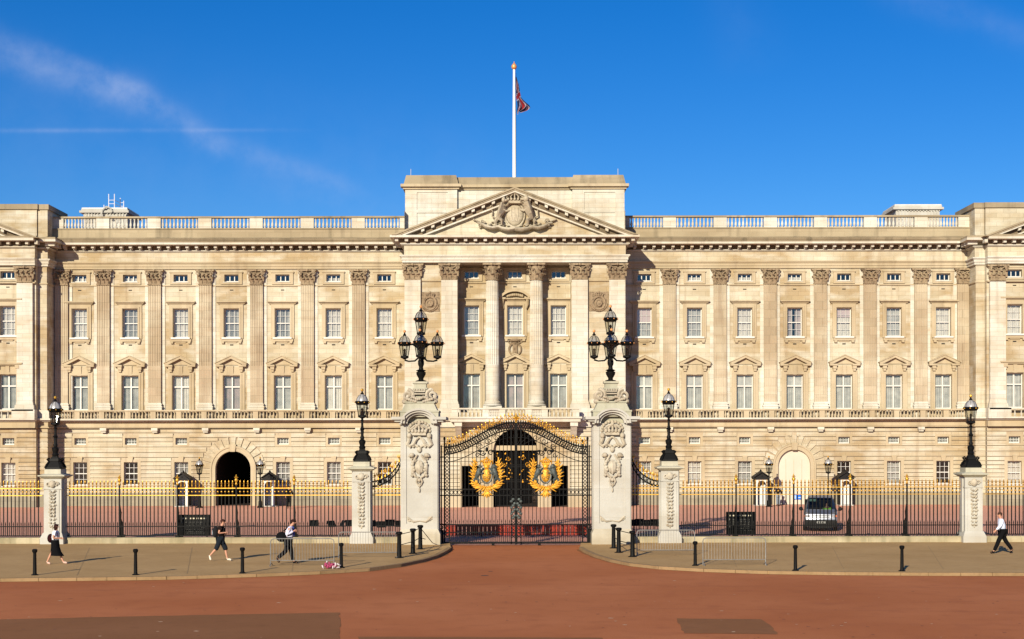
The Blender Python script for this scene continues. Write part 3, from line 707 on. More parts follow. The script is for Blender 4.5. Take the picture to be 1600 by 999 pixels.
for x in LPX+RPX:
    p = put('pilaster', PILW, PAL, (x,0,0)); put('capital', CAPW, p, (0,0,18.27))
BL = {}
for kk, fr_ in (('B',.32),('B',.5),('C',.36)):
    mb = MB(); w_, h_ = WIN[kk][2], WIN[kk][3]; mb.box(-w_/2+.05, w_/2-.05, .36, .38, h_*(1-fr_), h_-.04); BL[kk, fr_] = mb.mesh('blind', CURT[3] if kk == 'C' else mat('pinkish_blind_%d' % int(fr_*100), (.44,.36,.36), .9))
for i, x in enumerate(LBX):
    window('A', x, 0, 0, cur=(i in (0,1,5))); window('B', x, 0, (0,1,0,1,1,0,0)[i]); window('C', x, 0, (1,1,0,2,1,0,1)[i])
    if i != 3: window('D', x, .07, 3, cur=True); window('E', x, .07, (3,3,1,0,1,1,3)[i], cur=(i in (2,4,5)))
for i, x in enumerate(RBX):
    window('A', x, 0, 0, cur=(i in (1,2,3))); w_ = window('B', x, 0, (3,3,0,2,0,3,0)[i])
    if i in (0, 4): put('blind', BL['B', .32 if i else .5], w_)
    w_ = window('C', x, 0, (3,3,3,3,1,3,3)[i])
    if i in (0, 1, 2, 3): put('blind', BL['C', .36], w_)
    if i != 3: window('D', x, .07, 1); window('E', x, .07, (1,0,3,0,3,3,3)[i], cur=(i in (0,1,2,5)))
# --- body behind the facade (roof, back, rooms kept dark)
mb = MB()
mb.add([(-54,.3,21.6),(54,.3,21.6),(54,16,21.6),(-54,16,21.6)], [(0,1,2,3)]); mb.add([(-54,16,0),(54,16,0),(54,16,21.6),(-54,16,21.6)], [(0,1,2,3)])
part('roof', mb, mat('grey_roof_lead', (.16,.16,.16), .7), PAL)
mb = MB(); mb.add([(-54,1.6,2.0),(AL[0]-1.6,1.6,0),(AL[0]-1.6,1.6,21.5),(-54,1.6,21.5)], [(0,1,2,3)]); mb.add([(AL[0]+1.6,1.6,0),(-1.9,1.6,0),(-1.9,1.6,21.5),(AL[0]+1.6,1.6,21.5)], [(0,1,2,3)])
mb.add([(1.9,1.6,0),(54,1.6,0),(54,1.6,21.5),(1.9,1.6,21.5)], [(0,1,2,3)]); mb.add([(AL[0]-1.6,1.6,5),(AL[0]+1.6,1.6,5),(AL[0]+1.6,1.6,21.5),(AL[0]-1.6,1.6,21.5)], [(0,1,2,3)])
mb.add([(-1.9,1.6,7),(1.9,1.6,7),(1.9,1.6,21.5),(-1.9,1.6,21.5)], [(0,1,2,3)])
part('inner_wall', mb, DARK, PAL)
# ---------------- centre block (front plane yc)
yc, yr = -4.0, -2.1
mb = MB()
outs = (lx(632,yc), lx(715,yc), lx(893,yc), lx(978,yc)); a0, a1, a2, a3 = outs
cwx = [lx(737,yr), lx(805,yr), lx(873,yr)]
holes = []
for x in cwx: holes += [(x-wA/2,x+wA/2,*zA),(x-wB/2,x+wB/2,*zB),(x-wC/2,x+wC/2,*zC)]
wall_holes(mb, a1, a2, 7.2, 19.6, holes, yr)
for p, q in ((a0,a1),(a2,a3)):
    mb.add([(p,yc+.3,7.0),(q,yc+.3,7.0),(q,yc+.3,20.2),(p,yc+.3,20.2)], [(0,1,2,3)])
mb.add([(a1,yc+.3,7),(a1,yr,7),(a1,yr,19.6),(a1,yc+.3,19.6)], [(0,1,2,3)]); mb.add([(a2,yc+.3,7),(a2,yr,7),(a2,yr,19.6),(a2,yc+.3,19.6)], [(0,1,2,3)])
mb.add([(a1,yc,7.2),(a2,yc,7.2),(a2,yr,7.2),(a1,yr,7.2)], [(0,1,2,3)])
for x in (a0, a3): mb.add([(x,yc+.3,0),(x,0.1,0),(x,0.1,23.8),(x,yc+.3,23.8)], [(0,1,2,3)])
part('wall', mb, S_WALL, PAL)
mb = MB(); mb.box(a1, a2, yc+.02, yr+.02, 19.56, 20.0); part('portico_soffit', mb, S_TRIM, PAL)
for i, x in enumerate(cwx):
    window('A', x, yr, 3, cur=(i == 1)); window('B', x, yr, (3,0,0)[i]); window('C', x, yr, (1,2,1)[i])
# pilasters and columns of the portico
def pil_plain():
    s = MB(); s.box(-.64,.64,-.30,0,8.5,18.25); s.box(-.78,.78,-.44,0,7.9,8.14); s.box(-.76,.76,-.42,0,8.14,8.26); s.box(-.70,.70,-.36,0,8.26,8.40); s.box(-.67,.67,-.33,0,8.40,8.5); s.box(-.80,.80,-.46,0,7.0,7.9)
    return s.mesh('pilaster', S_PALE)
PILP = pil_plain()
cpx = [lx(645,yc), lx(702.5,yc), lx(906.5,yc), lx(965,yc)]
for x in cpx:
    p = put('pilaster', PILP, PAL, (x, yc+.30, 0)); put('capital', CAPC, p, (0,0,18.22))
def column_mesh():
    s = MB(); n = 20; sub = 4; rows = [(8.5,.56),(11.4,.555),(11.45,.555),(15,.53),(18.25,.485)]; vs = []; fs = []; m = n*sub
    for j, (z, r) in enumerate(rows):
        for k in range(m):
            dep = (.05 if j >= 2 else .0)*(1 if k % sub in (1,2) else 0)
            a = 2*math.pi*k/m; vs.append(((r-dep)*math.cos(a), (r-dep)*math.sin(a), z))
    for j in range(len(rows)-1):
        for k in range(m): a, b = j*m+k, j*m+(k+1)%m; fs.append((a,b,b+m,a+m))
    s.add(vs, fs); s.lathe(0,0,[(.72,8.10),(.76,8.16),(.72,8.24),(.62,8.28),(.66,8.36),(.66,8.42),(.57,8.5)], 24); s.cbox(0,0,7.2,1.5,1.1,.9)
    return s.mesh('column', S_PALE, 30)
COLM = column_mesh()
for px in (769.5, 838.5):
    p = put('column', COLM, PAL, (lx(px,yc+.5), yc+.60, 0)); put('capital', CAPR, p, (0,0,18.22))
# entablature of the centre
E0, E1 = a0, a3
courses('architrave', E0, E1, yc, ENT, S_PALE, (1,1), back=3.9); courses('frieze', E0, E1, yc-.10, [(20.14,20.94,0)], S_WALL, back=3.9)
courses('cornice', E0, E1, yc, BED+[(21.44,21.62,1.05)], S_PALE, (1,1), back=3.9)
courses('string_course', a0, a1, yc+.3, [(18.08,18.20,.12)], S_TRIM); courses('string_course', a2, a3, yc+.3, [(18.08,18.20,.12)], S_TRIM)
courses('string_course', a1, a2, yr, [(18.13,18.23,.12)], S_TRIM)
mb = MB(); n = 24
for i in range(n+1):
    x = E0-.55+i*(E1-E0+1.1)/n; mb.box(x-.13, x+.13, yc-.70, yc-.2, 21.18, 21.38); mb.box(x-.15,x+.15,yc-.76,yc-.2,21.38,21.44)
for sx, sg in ((E0,-1),(E1,1)):
    for j in range(4):
        y = yc+.1+j*.85; a, b = sorted((sx+sg*.05, sx+sg*.80)); mb.box(a, b, y-.16, y+.16, 21.14, 21.42)
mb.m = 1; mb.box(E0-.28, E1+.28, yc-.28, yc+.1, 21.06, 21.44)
part('modillion_band', mb, [S_PALE, S_SOOTSHADE], PAL)
def pediment(xc, hw, y, z0, rise, relief=True, th=.62):
    """triangular gable: raking cornice with modillions, tympanum set back"""
    sl = rise/hw; root = MB()
    root.prism([(xc-hw*.93,z0),(xc+hw*.93,z0),(xc,z0+rise*.93)], y+.35, y+.5)
    tp = part('pediment', root, S_WALL, PAL)
    ln = math.hypot(1, sl)
    for sg in (-1, 1):
        r = MB()
        def rake(o0, o1, ya, yb, m):     # offsets measured vertically down from the top edge
            r.m = m; e = hw
            r.prism([(xc+sg*(e), z0+0-o0+.0), (xc, z0+rise-o0), (xc, z0+rise-o1), (xc+sg*(e), z0-o1)], ya, yb) if False else None
            # clip at the horizontal cornice
            xa = e-max(0, (o0))/sl if o0 > 0 else e; xb = e-o1/sl
            pts = [(xc+sg*xa, z0), (xc, z0+rise-o0), (xc, z0+rise-o1), (xc+sg*xb, z0)]
            r.prism(pts, ya, yb)
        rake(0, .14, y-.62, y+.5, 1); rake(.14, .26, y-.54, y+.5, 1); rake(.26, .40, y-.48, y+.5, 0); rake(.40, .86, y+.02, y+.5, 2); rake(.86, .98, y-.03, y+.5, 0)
        k = int(hw/.84); r.m = 0
        for i in range(1, k+1):
            x = i*.80+.1; zt = z0+rise-x*sl-.40
            if zt-.45 < z0: break
            p = MB(); p.add([(x-.12,0,zt+.12*sl),(x+.12,0,zt-.12*sl),(x+.12,0,zt-.24-.12*sl),(x-.12,0,zt-.24+.12*sl)], [])
            q = [(xc+sg*a, c) for a, _, c in p.v]; r.prism(q, y-.34, y+.05)
        part('raking_cornice', r, [S_PALE, S_TOP, S_SOOTSHADE], tp)
    return tp
pd = pediment(0.0, 9.75, yc-.52, 21.62, 3.78)
# coat of arms carved in the tympanum
def crown(mb, cx, y, cz, w, h, t=.06, dep=.12):
    mb.box(cx-w/2, cx+w/2, y-dep, y, cz, cz+h*.22)
    for i in range(5):
        a = -1+i*.5; mb.tube([(cx+a*w*.48, y-dep*.6, cz+h*.2), (cx+a*w*.60, y-dep, cz+h*.5), (cx+a*w*.30, y-dep, cz+h*.74), (cx, y-dep, cz+h*.78)], t)
        mb.blob((cx+a*w*.48, y-dep, cz+h*.33), (t*1.5, t*1.2, t*1.8))
    mb.blob((cx, y-dep, cz+h*.84), t*1.7); mb.box(cx-t*.6, cx+t*.6, y-dep-t*.5, y-dep+t*.5, cz+h*.86, cz+h*1.08); mb.box(cx-t*1.6, cx+t*1.6, y-dep-t*.5, y-dep+t*.5, cz+h*.94, cz+h*1.0)
def supporter(mb, cx, y, cz, sg, s, lion=True):
    """rearing beast beside a shield; sg = side it stands on, looking at the shield"""
    P = lambda a, b, c=0: (cx+sg*a*s, y-c*s, cz+b*s)
    mb.tube([P(.75,.45,.1),P(.62,.75,.22),P(.46,1.12,.28),P(.40,1.42,.26)], [.17*s,.24*s,.28*s,.20*s], 8)
    mb.blob(P(.38,1.62,.3), (.22*s,.2*s,.24*s) if lion else (.15*s,.15*s,.2*s)); mb.blob(P(.22,1.58,.34), (.13*s,.1*s,.09*s))
    if lion:
        for k in range(9): a = k*.7; mb.blob(P(.42+.2*math.cos(a),1.55+.24*math.sin(a),.24), .1*s)
    else: mb.tube([P(.34,1.8,.3), P(.14,2.15,.3)], [.04*s,.01*s])
    mb.tube([P(.42,1.25,.3),P(.18,1.30,.34),P(.04,1.48,.3)], [.09*s,.07*s,.07*s]); mb.tube([P(.48,1.02,.3),P(.22,.92,.36),P(.02,1.0,.3)], [.09*s,.07*s,.07*s])
    mb.tube([P(.74,.5,.15),P(.48,.3,.3),P(.5,.02,.2),P(.36,-.04,.25)], [.16*s,.12*s,.07*s,.07*s]); mb.tube([P(.80,.45,.05),P(.95,.22,.15),P(.86,-.05,.1),P(.7,-.08,.12)], [.15*s,.11*s,.06*s,.06*s])
    mb.tube([P(.88,.45,.1),P(1.15,.6,.1),P(1.12,.95,.1),P(1.3,1.15,.1),P(1.2,1.3,.1)], [.05*s,.05*s,.04*s,.05*s,.09*s])
ty = -.17+yc+.0; rel = MB(); zc = 22.15
TY = yc-.50+.35
rel.blob((0,TY-.12,zc+1.15), (.70,.30,.86), n=16, m=10); rel.ring(0, TY-.16, zc+1.15, .78, .95, .09)
crown(rel, 0, TY-.05, zc+2.02, 1.1, .95, .07, .26)
supporter(rel, .42, TY, zc+.30, 1, 1.25, True); supporter(rel, -.42, TY, zc+.30, -1, 1.2, False)
r_ = random.Random(3)
for k in range(70):
    a = r_.uniform(-2.9, 2.9); b = r_.uniform(.15, max(.25, 2.3-abs(a)*.85)); q = r_.uniform(.04,.10)
    if abs(a) > .75: rel.blob((a, TY-.04, zc+b*.9), (q, .1, q*.8), n=6, m=4)
for a in (-.25,0,.25): rel.tube([(a,TY-.35,zc+1.7),(a*1.1,TY-.42,zc+1.1),(a*.6,TY-.34,zc+.6)], .04)
for sg in (-1, 1):
    pts = [(sg*a, TY-.2-.05*math.sin(a*4), zc+b) for a, b in ((0,.02),(.5,-.08),(1.0,.02),(1.35,.16),(1.8,.05),(2.3,.18),(2.7,.42),(3.0,.5))]
    rel.tube(pts, [.20,.2,.17,.16,.17,.15,.12,.05], 6)
    for k in range(7): a = .5+k*.36; rel.blob((sg*a, TY-.12, zc+.32+.06*math.sin(k*2)), (.16,.16,.10))
    rel.spiral(sg*2.55, TY-.12, zc+.62, .2, sg, 1.3, .06)
    for k in range(4): rel.blob((sg*(2.9+.12*k), TY-.08, zc+.62+.05*k), (.09,.09,.07))
rel.v = [(a, b if abs(a) < .9 and c > zc+.2 and c < zc+2 else TY+(b-TY)*1.7-.08, c) for a, b, c in rel.v]
part('carved_arms', rel, S_ARMS, pd, smooth=50)
# attic block
at = MB(); ya = yc+1.15
xL, xR, zT = a0, a3, 26.72
m0, m1 = lx(715, ya), lx(895, ya)
at.box(xL, xR, ya+.25, 1.0, 21.6, 25.6); at.box(xL, m0, ya, ya+.25, 21.6, 25.6); at.box(m1, xR, ya, ya+.25, 21.6, 25.6)
for p, q in ((xL, m0), (m1, xR)):
    for c in ((p, p+.95, 22, 25.6), (q-.75, q, 22, 25.6)): at.box(c[0], c[1], ya-.07, ya, c[2], c[3])
    at.box(p+.95, q-.75, ya-.07, ya, 25.35, 25.6); at.box(p+.95, q-.75, ya-.07, ya, 23.7, 23.95)
aw_ = part('attic_wall', at, S_PALE, PAL)
at = MB(); at.box(xL-.22, xR+.22, ya-.10, 1.2, 25.76, 25.98); at.box(xL-.1, xR+.1, ya+.12, 1.2, 25.60, 25.76)
for p, q in ((xL, m0), (m1, xR)): at.box(p-.34, q+.34, ya-.42, ya+.4, 25.77, 25.99); at.box(p-.16, q+.16, ya-.2, ya+.4, 25.60, 25.77)
part('attic_cornice', at, S_TRIM, aw_)
at = MB(); at.prismx([(ya+.12,25.98),(1.1,25.98),(1.1,26.66),(ya+.45,26.66)], xL+.3, xR-.3)
for p, q in ((xL, m0), (m1, xR)):
    x, w = (p+q)/2, q-p; at.taper(x, ya+1.0, 25.98, 26.76, w+.24, 2.3, w-.16, 1.9)
part('attic_coping', at, S_TOP, aw_)
for sx in (lx(642,ya), lx(967,ya)): at = MB(); at.tube([(sx,ya+.5,26.6),(sx,ya+.5,27.35)], .02, 5); part('lightning_rod', at, BAR, aw_)
# carved medallions between the paired pilasters
for px in (672.5, 936):
    x = lx(px, yc+.3); mb = MB(); zc = lz(473, yc+.3); y = yc+.3
    mb.box(x-.78,x+.78,y-.06,y,zc-.7,zc+.85); mb.ring(x,y-.12,zc-.05,.50,.52,.10); mb.blob((x,y-.05,zc-.05),(.38,.16,.4)); mb.ring(x,y-.2,zc-.05,.22,.24,.05,14)
    crown(mb,x,y-.06,zc+.45,.62,.42,.05)
    for k in range(14):
        a = math.pi*1.08+k*math.pi*.84/13+ (0); mb.blob((x+.66*math.cos(a),y-.08,zc+.66*math.sin(a)),(.10,.08,.10))
    part('medallion', mb, S_CARVE, PAL, smooth=50)
# segmental hood over the middle window, carved wreath below it
x = cwx[1]; mb = MB(); z = zB[1]
for k in range(16):
    t0, t1 = R(150-120*k/16), R(150-120*(k+1)/16); q = lambda t, rr: (x+rr*1.15*math.cos(t), z+.05+rr*.95*math.sin(t))
    mb.prism([q(t0,1.12), q(t1,1.12), q(t1,1.30), q(t0,1.30)], yr-.55, yr)
mb.box(x-1.28,x-.75,yr-.5,yr,z+.5,z+.64); mb.box(x+.75,x+1.28,yr-.5,yr,z+.5,z+.64)
for k in range(9): mb.blob((x-.6+.15*k, yr-.2, z+.78+.1*math.sin(k*math.pi/8)), (.11,.12,.13))
for sg in (-1,1): mb.tube([(x+sg*1.0,yr-.35,z+.5),(x+sg*1.02,yr-.3,z+.1),(x+sg*.92,yr-.22,z-.25)], [.13,.09,.05])
part('segmental_hood', mb, S_TRIM, PAL, smooth=40)
mb = MB(); z = 12.75; mb.ring(x, yr-.1, z, .48, .50, .08); mb.box(x-.2,x+.2,yr-.14,yr,z-.4,z+.4); mb.blob((x,yr-.12,z+.72),(.5,.2,.14))
for sg in (-1,1): mb.spiral(x+sg*.4, yr-.12, z+.6, .18, sg, 1.2, .05)
part('carved_wreath', mb, S_CARVE, PAL, smooth=50)
# centre ground storey
mb = MB(); CA = (lx(805.5, yc), 1.78, lz(706, yc)); f1, f2 = (lx(721.5,yc), lx(748,yc)), (lx(861,yc), lx(887.5,yc)); zf = lz(728, yc)
q0, q1 = CA[0]-2.5, CA[0]+2.5
wall_holes(mb, a0, q0, 0, 7.2, [(f1[0],f1[1],-.01,zf)], yc+.11, .8); wall_holes(mb, q1, a3, 0, 7.2, [(f2[0],f2[1],-.01,zf)], yc+.11, .8)
arch_wall(mb, q0, q1, 0, 7.2, *CA, yc+.11)
part('ground_storey_wall', mb, S_TAN, PAL)
mb = MB(); CE_s = CE; rustic(mb, a0, a3, yc, [], [], [CA], [(f1[0]-.15,f1[1]+.15,zf+.2),(f2[0]-.15,f2[1]+.15,zf+.2)]); part('rusticated_courses', mb, S_WALL, PAL)
mb = MB(); arch_ring(mb, CA[0], CA[2], CA[1], CA[1]+.4, yc-.1, yc+.6, 0)
for f in (f1, f2): mb.box(f[0]-.14,f[0],yc-.04,yc+.5,0,zf); mb.box(f[1],f[1]+.14,yc-.04,yc+.5,0,zf); mb.box(f[0]-.14,f[1]+.14,yc-.04,yc+.5,zf,zf+.2)
mb.box(CA[0]-1.75, CA[0]+1.75, yc+.35, yc+.6, lz(704,yc), lz(696.5,yc))  # cream bar added in place of the sunlit court wall beyond the arch
part('arch_surround', mb, S_TRIM, PAL, smooth=30)
mb = MB()
for a, b in ((a0, f1[0]-.14), (f1[1]+.14, CA[0]-2.2), (CA[0]+2.2, f2[0]-.14), (f2[1]+.14, a3)): mb.box(a, b, yc-.06, yc+.06, 0, CE[0])
part('plinth', mb, S_TRIM, PAL)
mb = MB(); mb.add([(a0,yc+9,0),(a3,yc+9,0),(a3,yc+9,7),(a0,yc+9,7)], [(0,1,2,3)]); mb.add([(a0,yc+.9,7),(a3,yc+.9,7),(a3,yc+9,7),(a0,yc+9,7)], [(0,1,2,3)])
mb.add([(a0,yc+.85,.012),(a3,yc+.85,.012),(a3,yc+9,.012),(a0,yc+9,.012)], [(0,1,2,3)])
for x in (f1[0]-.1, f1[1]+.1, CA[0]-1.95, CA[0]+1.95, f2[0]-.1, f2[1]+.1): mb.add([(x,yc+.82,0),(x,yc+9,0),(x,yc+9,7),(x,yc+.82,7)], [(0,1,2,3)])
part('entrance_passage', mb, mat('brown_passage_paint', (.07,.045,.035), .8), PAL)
# inner iron gates of the middle arch
mb = MB(); xg = CA[0]; yg = yc+.75
for i in range(29): x = xg-1.72+i*.123; mb.box(x-.016,x+.016,yg-.016,yg+.016,.05,lz(705,yc))
for z in (.1,.9,2.0,2.15,3.2,3.35): mb.box(xg-1.74,xg+1.74,yg-.025,yg+.025,z,z+.05)
for i in range(12):
    a = math.pi*i/11; mb.tube([(xg,yg,CA[2]+.3),(xg+1.7*math.cos(a),yg,CA[2]+.1+1.62*math.sin(a))], .02, 4)
ig = part('inner_gate', mb, IRON, PAL)
mb = MB(); r_ = random.Random(4)
for sg in (-1,1):
    for k in range(26): mb.blob((xg+sg*(.30+r_.random()*1.3), yg-.05, 2.0+r_.random()*2.4), (.03+.05*r_.random(), .03, .07), Matrix.Rotation(r_.random()*3,3,'Y'), 6, 4)
    for k in range(3): mb.spiral(xg+sg*(.6+.35*k), yg-.05, 3.9-.5*k, .2, sg, 1.3, .025)
part('gilt_scrollwork', mb, GOLDP, ig, smooth=50)
# centre balcony
bx0, bx1 = lx(706,-5.3), lx(905,-5.3)
mb = MB(); mb.box(bx0-.1, bx1+.1, -5.55, yc, 6.80, 7.06); mb.box(bx0-.22, bx1+.22, -5.68, yc, 7.06, 7.20); mb.box(a0-.1, a3+.1, yc-.35, yc+.1, 6.9, 7.2); mb.box(a0, a3, yc-.12, yc+.1, 6.4, 6.9)
part('balcony_slab', mb, S_PALE, PAL)
for px in (716, 897):
    x = lx(px,-5.2); mb = MB(); mb.box(x-.3,x+.3,-5.4,yc,6.45,6.80); mb.prismx([(-5.3,6.45),(yc,6.45),(yc,5.6),(yc-.3,5.6)], x-.24, x+.24); part('balcony_bracket', mb, S_PALE, PAL)
pp = [bx0+.25, lx(759,-5.3), lx(785,-5.3), lx(826,-5.3), lx(851,-5.3), bx1-.25]
balustrade(bx0, bx1, -5.4, 7.2, 7.9, pp, .5, 6, cap=.12, m0=S_PALE, m1=S_PALE, r=.08, d=.28)
mb = MB(); mb.box(bx0+.3, bx1-.3, -5.36, -5.30, 7.2, 7.55); part('balcony_apron', mb, S_TRIM, PAL)
for x0, x1 in ((a0, bx0), (bx1, a3)):
    mb = MB(); mb.box(x0, x1, yc-.35, yc+.1, 7.2, 7.9); part('balcony_parapet', mb, S_PALE, PAL)
# ---------------- end pavilions
def pavilion(xc, sg, inner):
    """inner = world x of the corner beside the wing; sg=+1 when the wing lies to the +x side"""
    yp, ys = -2.5, -2.0
    e = abs(inner-xc); X = lambda u: xc+sg*u
    us = e-.72
    def span(a, b): return (min(X(a),X(b)), max(X(a),X(b)))
    wu = (-4.98, 0, 4.98)
    mb = MB(); hs_ = []
    for u_ in wu:
        for w, z in ((wA,zA),(wB,zB),(wC,zC)): hs_.append((X(u_)-w/2, X(u_)+w/2, *z))
    wall_holes(mb, *span(-us, us), 7.0, 22.0, hs_, yp)
    for ua, ub in ((us, e), (-e, -us)):
        s0, s1 = span(ua, ub); mb.add([(s0,ys,0),(s1,ys,0),(s1,ys,22),(s0,ys,22)], [(0,1,2,3)])
    for u_ in (us, -us): mb.add([(X(u_),yp,0),(X(u_),ys,0),(X(u_),ys,22),(X(u_),yp,22)], [(0,1,2,3)])
    for u_ in (e, -e): mb.add([(X(u_),ys,0),(X(u_),3,0),(X(u_),3,22),(X(u_),ys,22)], [(0,1,2,3)])
    part('wall', mb, S_WALL, PAL)
    mb = MB(); hs_ = []
    for u_ in wu: hs_ += [(X(u_)-wD/2,X(u_)+wD/2,*zD),(X(u_)-wE/2,X(u_)+wE/2,*zE)]
    wall_holes(mb, *span(-us, us), 0, 7.0, hs_, yp+.11); part('ground_storey_wall', mb, S_TAN, PAL)
    mb = MB(); rustic(mb, *span(-us, us), yp, [X(u_) for u_ in wu], [X(u_) for u_ in wu])
    for ua, ub in ((us, e+.07), (-e-.07, -us)):
        s0, s1 = span(ua, ub)
        for i in range(len(CE)-1): mb.box(s0, s1, ys-.07, -.02 if ub > 0 and ua > 0 else 2, CE[i]+.04, CE[i+1]-.03)
    part('rusticated_courses', mb, S_WALL, PAL)
    for a_, y0_, y1_ in ((span(-us,us), yp-.06, yp+.06), (span(us+.001,e+.12), ys-.13, -.07), (span(-e-.12,-us-.001), ys-.13, 2)): mb = MB(); mb.box(*a_, y0_, y1_, 0, CE[0]); part('plinth', mb, S_PLINTH, PAL)
    for u_ in wu:
        window('A', X(u_), yp, 0, cur=False); window('B', X(u_), yp, 0); window('C', X(u_), yp, 1, flat=True); window('D', X(u_), yp+.07, 3); window('E', X(u_), yp+.07, 0)
    for u_ in (-6.42, -3.4, -1.6, 1.6, 3.4, 6.42):
        if abs(u_) < 6 : continue
        p = put('pilaster', PILP, PAL, (X(u_), yp, 0)); put('capital', CAPC, p, (0,0,18.22))
    for u_ in (-2.6, 2.6):
        p = put('pilaster', PILP, PAL, (X(u_), yp, 0)); put('capital', CAPC, p, (0,0,18.22))
    def stack(name, st, m):
        mb = MB()
        for z0, z1, pj in st:
            mb.box(*span(-us-pj*.2, us+pj*.2), yp-pj-.22, 1, z0, z1)
            mb.box(*span(-e-pj, e+pj), ys-pj, 1, z0, z1-.003)
        return part(name, mb, m, PAL)
    stack('architrave', ENT, S_PALE); stack('frieze', [(20.14,20.94,.1)], S_WALL); stack('cornice', BED+[(21.44,21.64,1.02)], S_PALE); stack('cornice_top', [(21.64,21.80,1.0)], S_TOP)
    stack('balcony_ledge', [(6.95,7.06,.3),(7.06,7.20,.55)], S_PALE); stack('belt_moulding', [(6.42,6.52,.2),(6.52,6.95,.1)], S_TRIM)
    stack('string_course', [(18.10,18.20,.08)], S_TRIM)
    mb = MB()
    for i in range(21):
        u_ = -us-.3+i*(2*us+.6)/20; mb.box(X(u_)-.12, X(u_)+.12, yp-.88, yp-.3, 21.18, 21.44)
    for j in range(3):
        for w_ in (1, -1):
            s0, s1 = sorted((X(w_*(e+.03)), X(w_*(e+.8)))); y = ys-.4+j*.75; mb.box(s0, s1, y-.15, y+.15, 21.14, 21.44)
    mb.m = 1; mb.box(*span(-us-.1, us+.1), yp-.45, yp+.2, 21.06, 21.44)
    part('modillion_band', mb, [S_PALE, S_SOOTSHADE], PAL)
    pediment(xc, us+.62, yp-.70, 21.64, (us+.62)*.385)
    mb = MB(); mb.box(*span(-us+.1, us-.1), yp+.55, 3, 21.6, 24.2); mb.box(*span(us-.05, e), ys+.2, 3, 21.6, 24.2); mb.box(*span(-e, -us+.05), ys+.2, 3, 21.6, 24.2)
    aw = part('attic_wall', mb, S_WALL, PAL)
    mb = MB(); mb.box(*span(-us, us), yp+.42, 3.1, 24.2, 24.62); mb.box(*span(us-.05, e+.12), ys+.08, 3.1, 24.2, 24.62); mb.box(*span(-e-.12, -us+.05), ys+.08, 3.1, 24.2, 24.62)
    part('attic_coping', mb, S_TOP, aw)
    mb = MB()
    for s0, s1 in (span(-us, -.5), span(.5, us)):
        n_ = 12
        mb.box(s0, s1, yp-.72, yp-.46, 7.78, 7.9)
        for i in range(n_):
            x = s0+.5+(s1-s0-1)*i/(n_-1)
            if abs(x-X(6.42)) > 1 and abs(x-X(-6.42)) > 1: baluster(mb, x, yp-.59, 7.2, .6, .08)
    mb.box(*span(us-1.75, us+.1), yp-.72, yp, 7.2, 7.9); mb.box(*span(-us-.1, -us+1.75), yp-.72, yp, 7.2, 7.9); mb.box(*span(us, e+.25), ys-.3, ys, 7.2, 7.9)
    part('balustrade', mb, S_PALE, PAL, smooth=35)
pavilion(-46.0, 1, PLX); pavilion(45.4, -1, PRX)
# ---------------- roof structures behind, flag
def roof_turret(px0, px1, pyt, label, grp=None):
    Y = 150; x0, x1 = wx(px0, Y), wx(px1, Y); zt = wz(pyt, Y); xc_ = (x0+x1)/2; w = x1-x0
    t = thing('roof_turret', (xc_, Y, 20), label, 'roof block', 'pale roof blocks'); z = zt-20
    mb = MB(); mb.box(-w/2+.25, w/2-.25, .3, 5.0, 0, z-.55); 
    for sx in (-1,1):
        for k in (.55,.85,1.15): mb.box(sx*(w/2-k)-.07, sx*(w/2-k)+.07, .2, .3, z-1.6, z-.6)
    for k in range(int(w/.35)): mb.box(-w/2+.4+k*.33,-w/2+.52+k*.33,.18,.3,z-.72,z-.58)
    part('wall', mb, S_PIER, t)
    mb = MB(); mb.box(-w/2-.1, w/2+.1, 0, 5.3, z-.55, z-.32); mb.box(-w/2+.05, w/2-.05, .15, 5.1, z-.32, z-.12); mb.m = 1; mb.box(-w/2+.1, w/2-.1, .2, 5.0, z-.12, z)
    part('cornice', mb, [S_PIER, WHITE], t); return t
t1 = roof_turret(126, 200, 323, 'pale stone roof block behind the left balustrade under a small scaffold')
roof_turret(1398, 1474, 320, 'pale stone roof block behind the right balustrade with a bare top')
mb = MB(); zt = wz(323, 150)-20
crv = [(-.3,-.05,zt-.9),(-.1,-.1,zt-.3),(.3,-.1,zt+.05),(.7,-.1,zt-.1),(.9,-.1,zt-.5)]
mb.tube(crv, .10, 6); mb.spiral(-.35,-.1,zt-1.0,.25,1,1.4,.07); mb.spiral(.75,-.1,zt-1.0,.25,-1,1.4,.07)
part('carved_scroll', mb, S_PIER, t1, smooth=50)
sc = thing('scaffold', (wx(171,150),151.5,wz(323,150)), 'pale scaffold poles standing on the left roof block', 'scaffold')
POLE = mat('galvanised_pole', (.62,.62,.68), .5)
for dx, h, dy in ((-.95,.5,0),(-.45,1.65,0),(.15,1.65,0),(.50,1.4,1.0),(.85,1.1,1.0)): mb = MB(); mb.tube([(dx,dy,0),(dx,dy,h)], .045, 5); part('pole', mb, POLE, sc)
mb = MB()
mb = MB()
for z in (.62,1.0): mb.tube([(-.45,0,z),(.15,0,z)], .03, 5); mb.tube([(.15,0,z),(.5,1,z-.1)], .03, 5); mb.tube([(.5,1,z-.1),(.85,1,z-.1)], .03, 5)
part('rail', mb, POLE, sc)
YF = 118.0; zf0 = 26.6; zf1 = wz(109, YF)
fp = thing('flagpole', (wx(804.3,YF), YF, zf0), 'tall white flagpole with gold finial on the centre attic', 'flagpole')
H = zf1-zf0
mb = MB(); mb.lathe(0,0,[(.15,0),(.13,H*.5),(.09,H)],10); part('pole', mb, mat('white_pole', (.85,.83,.78), .4), fp, smooth=40)
mb = MB(); mb.lathe(0,0,[(.10,H),(.20,H+.1),(.24,H+.26),(.16,H+.42),(.05,H+.52),(.02,H+.66)],10); part('finial', mb, COPPER, fp, smooth=50)
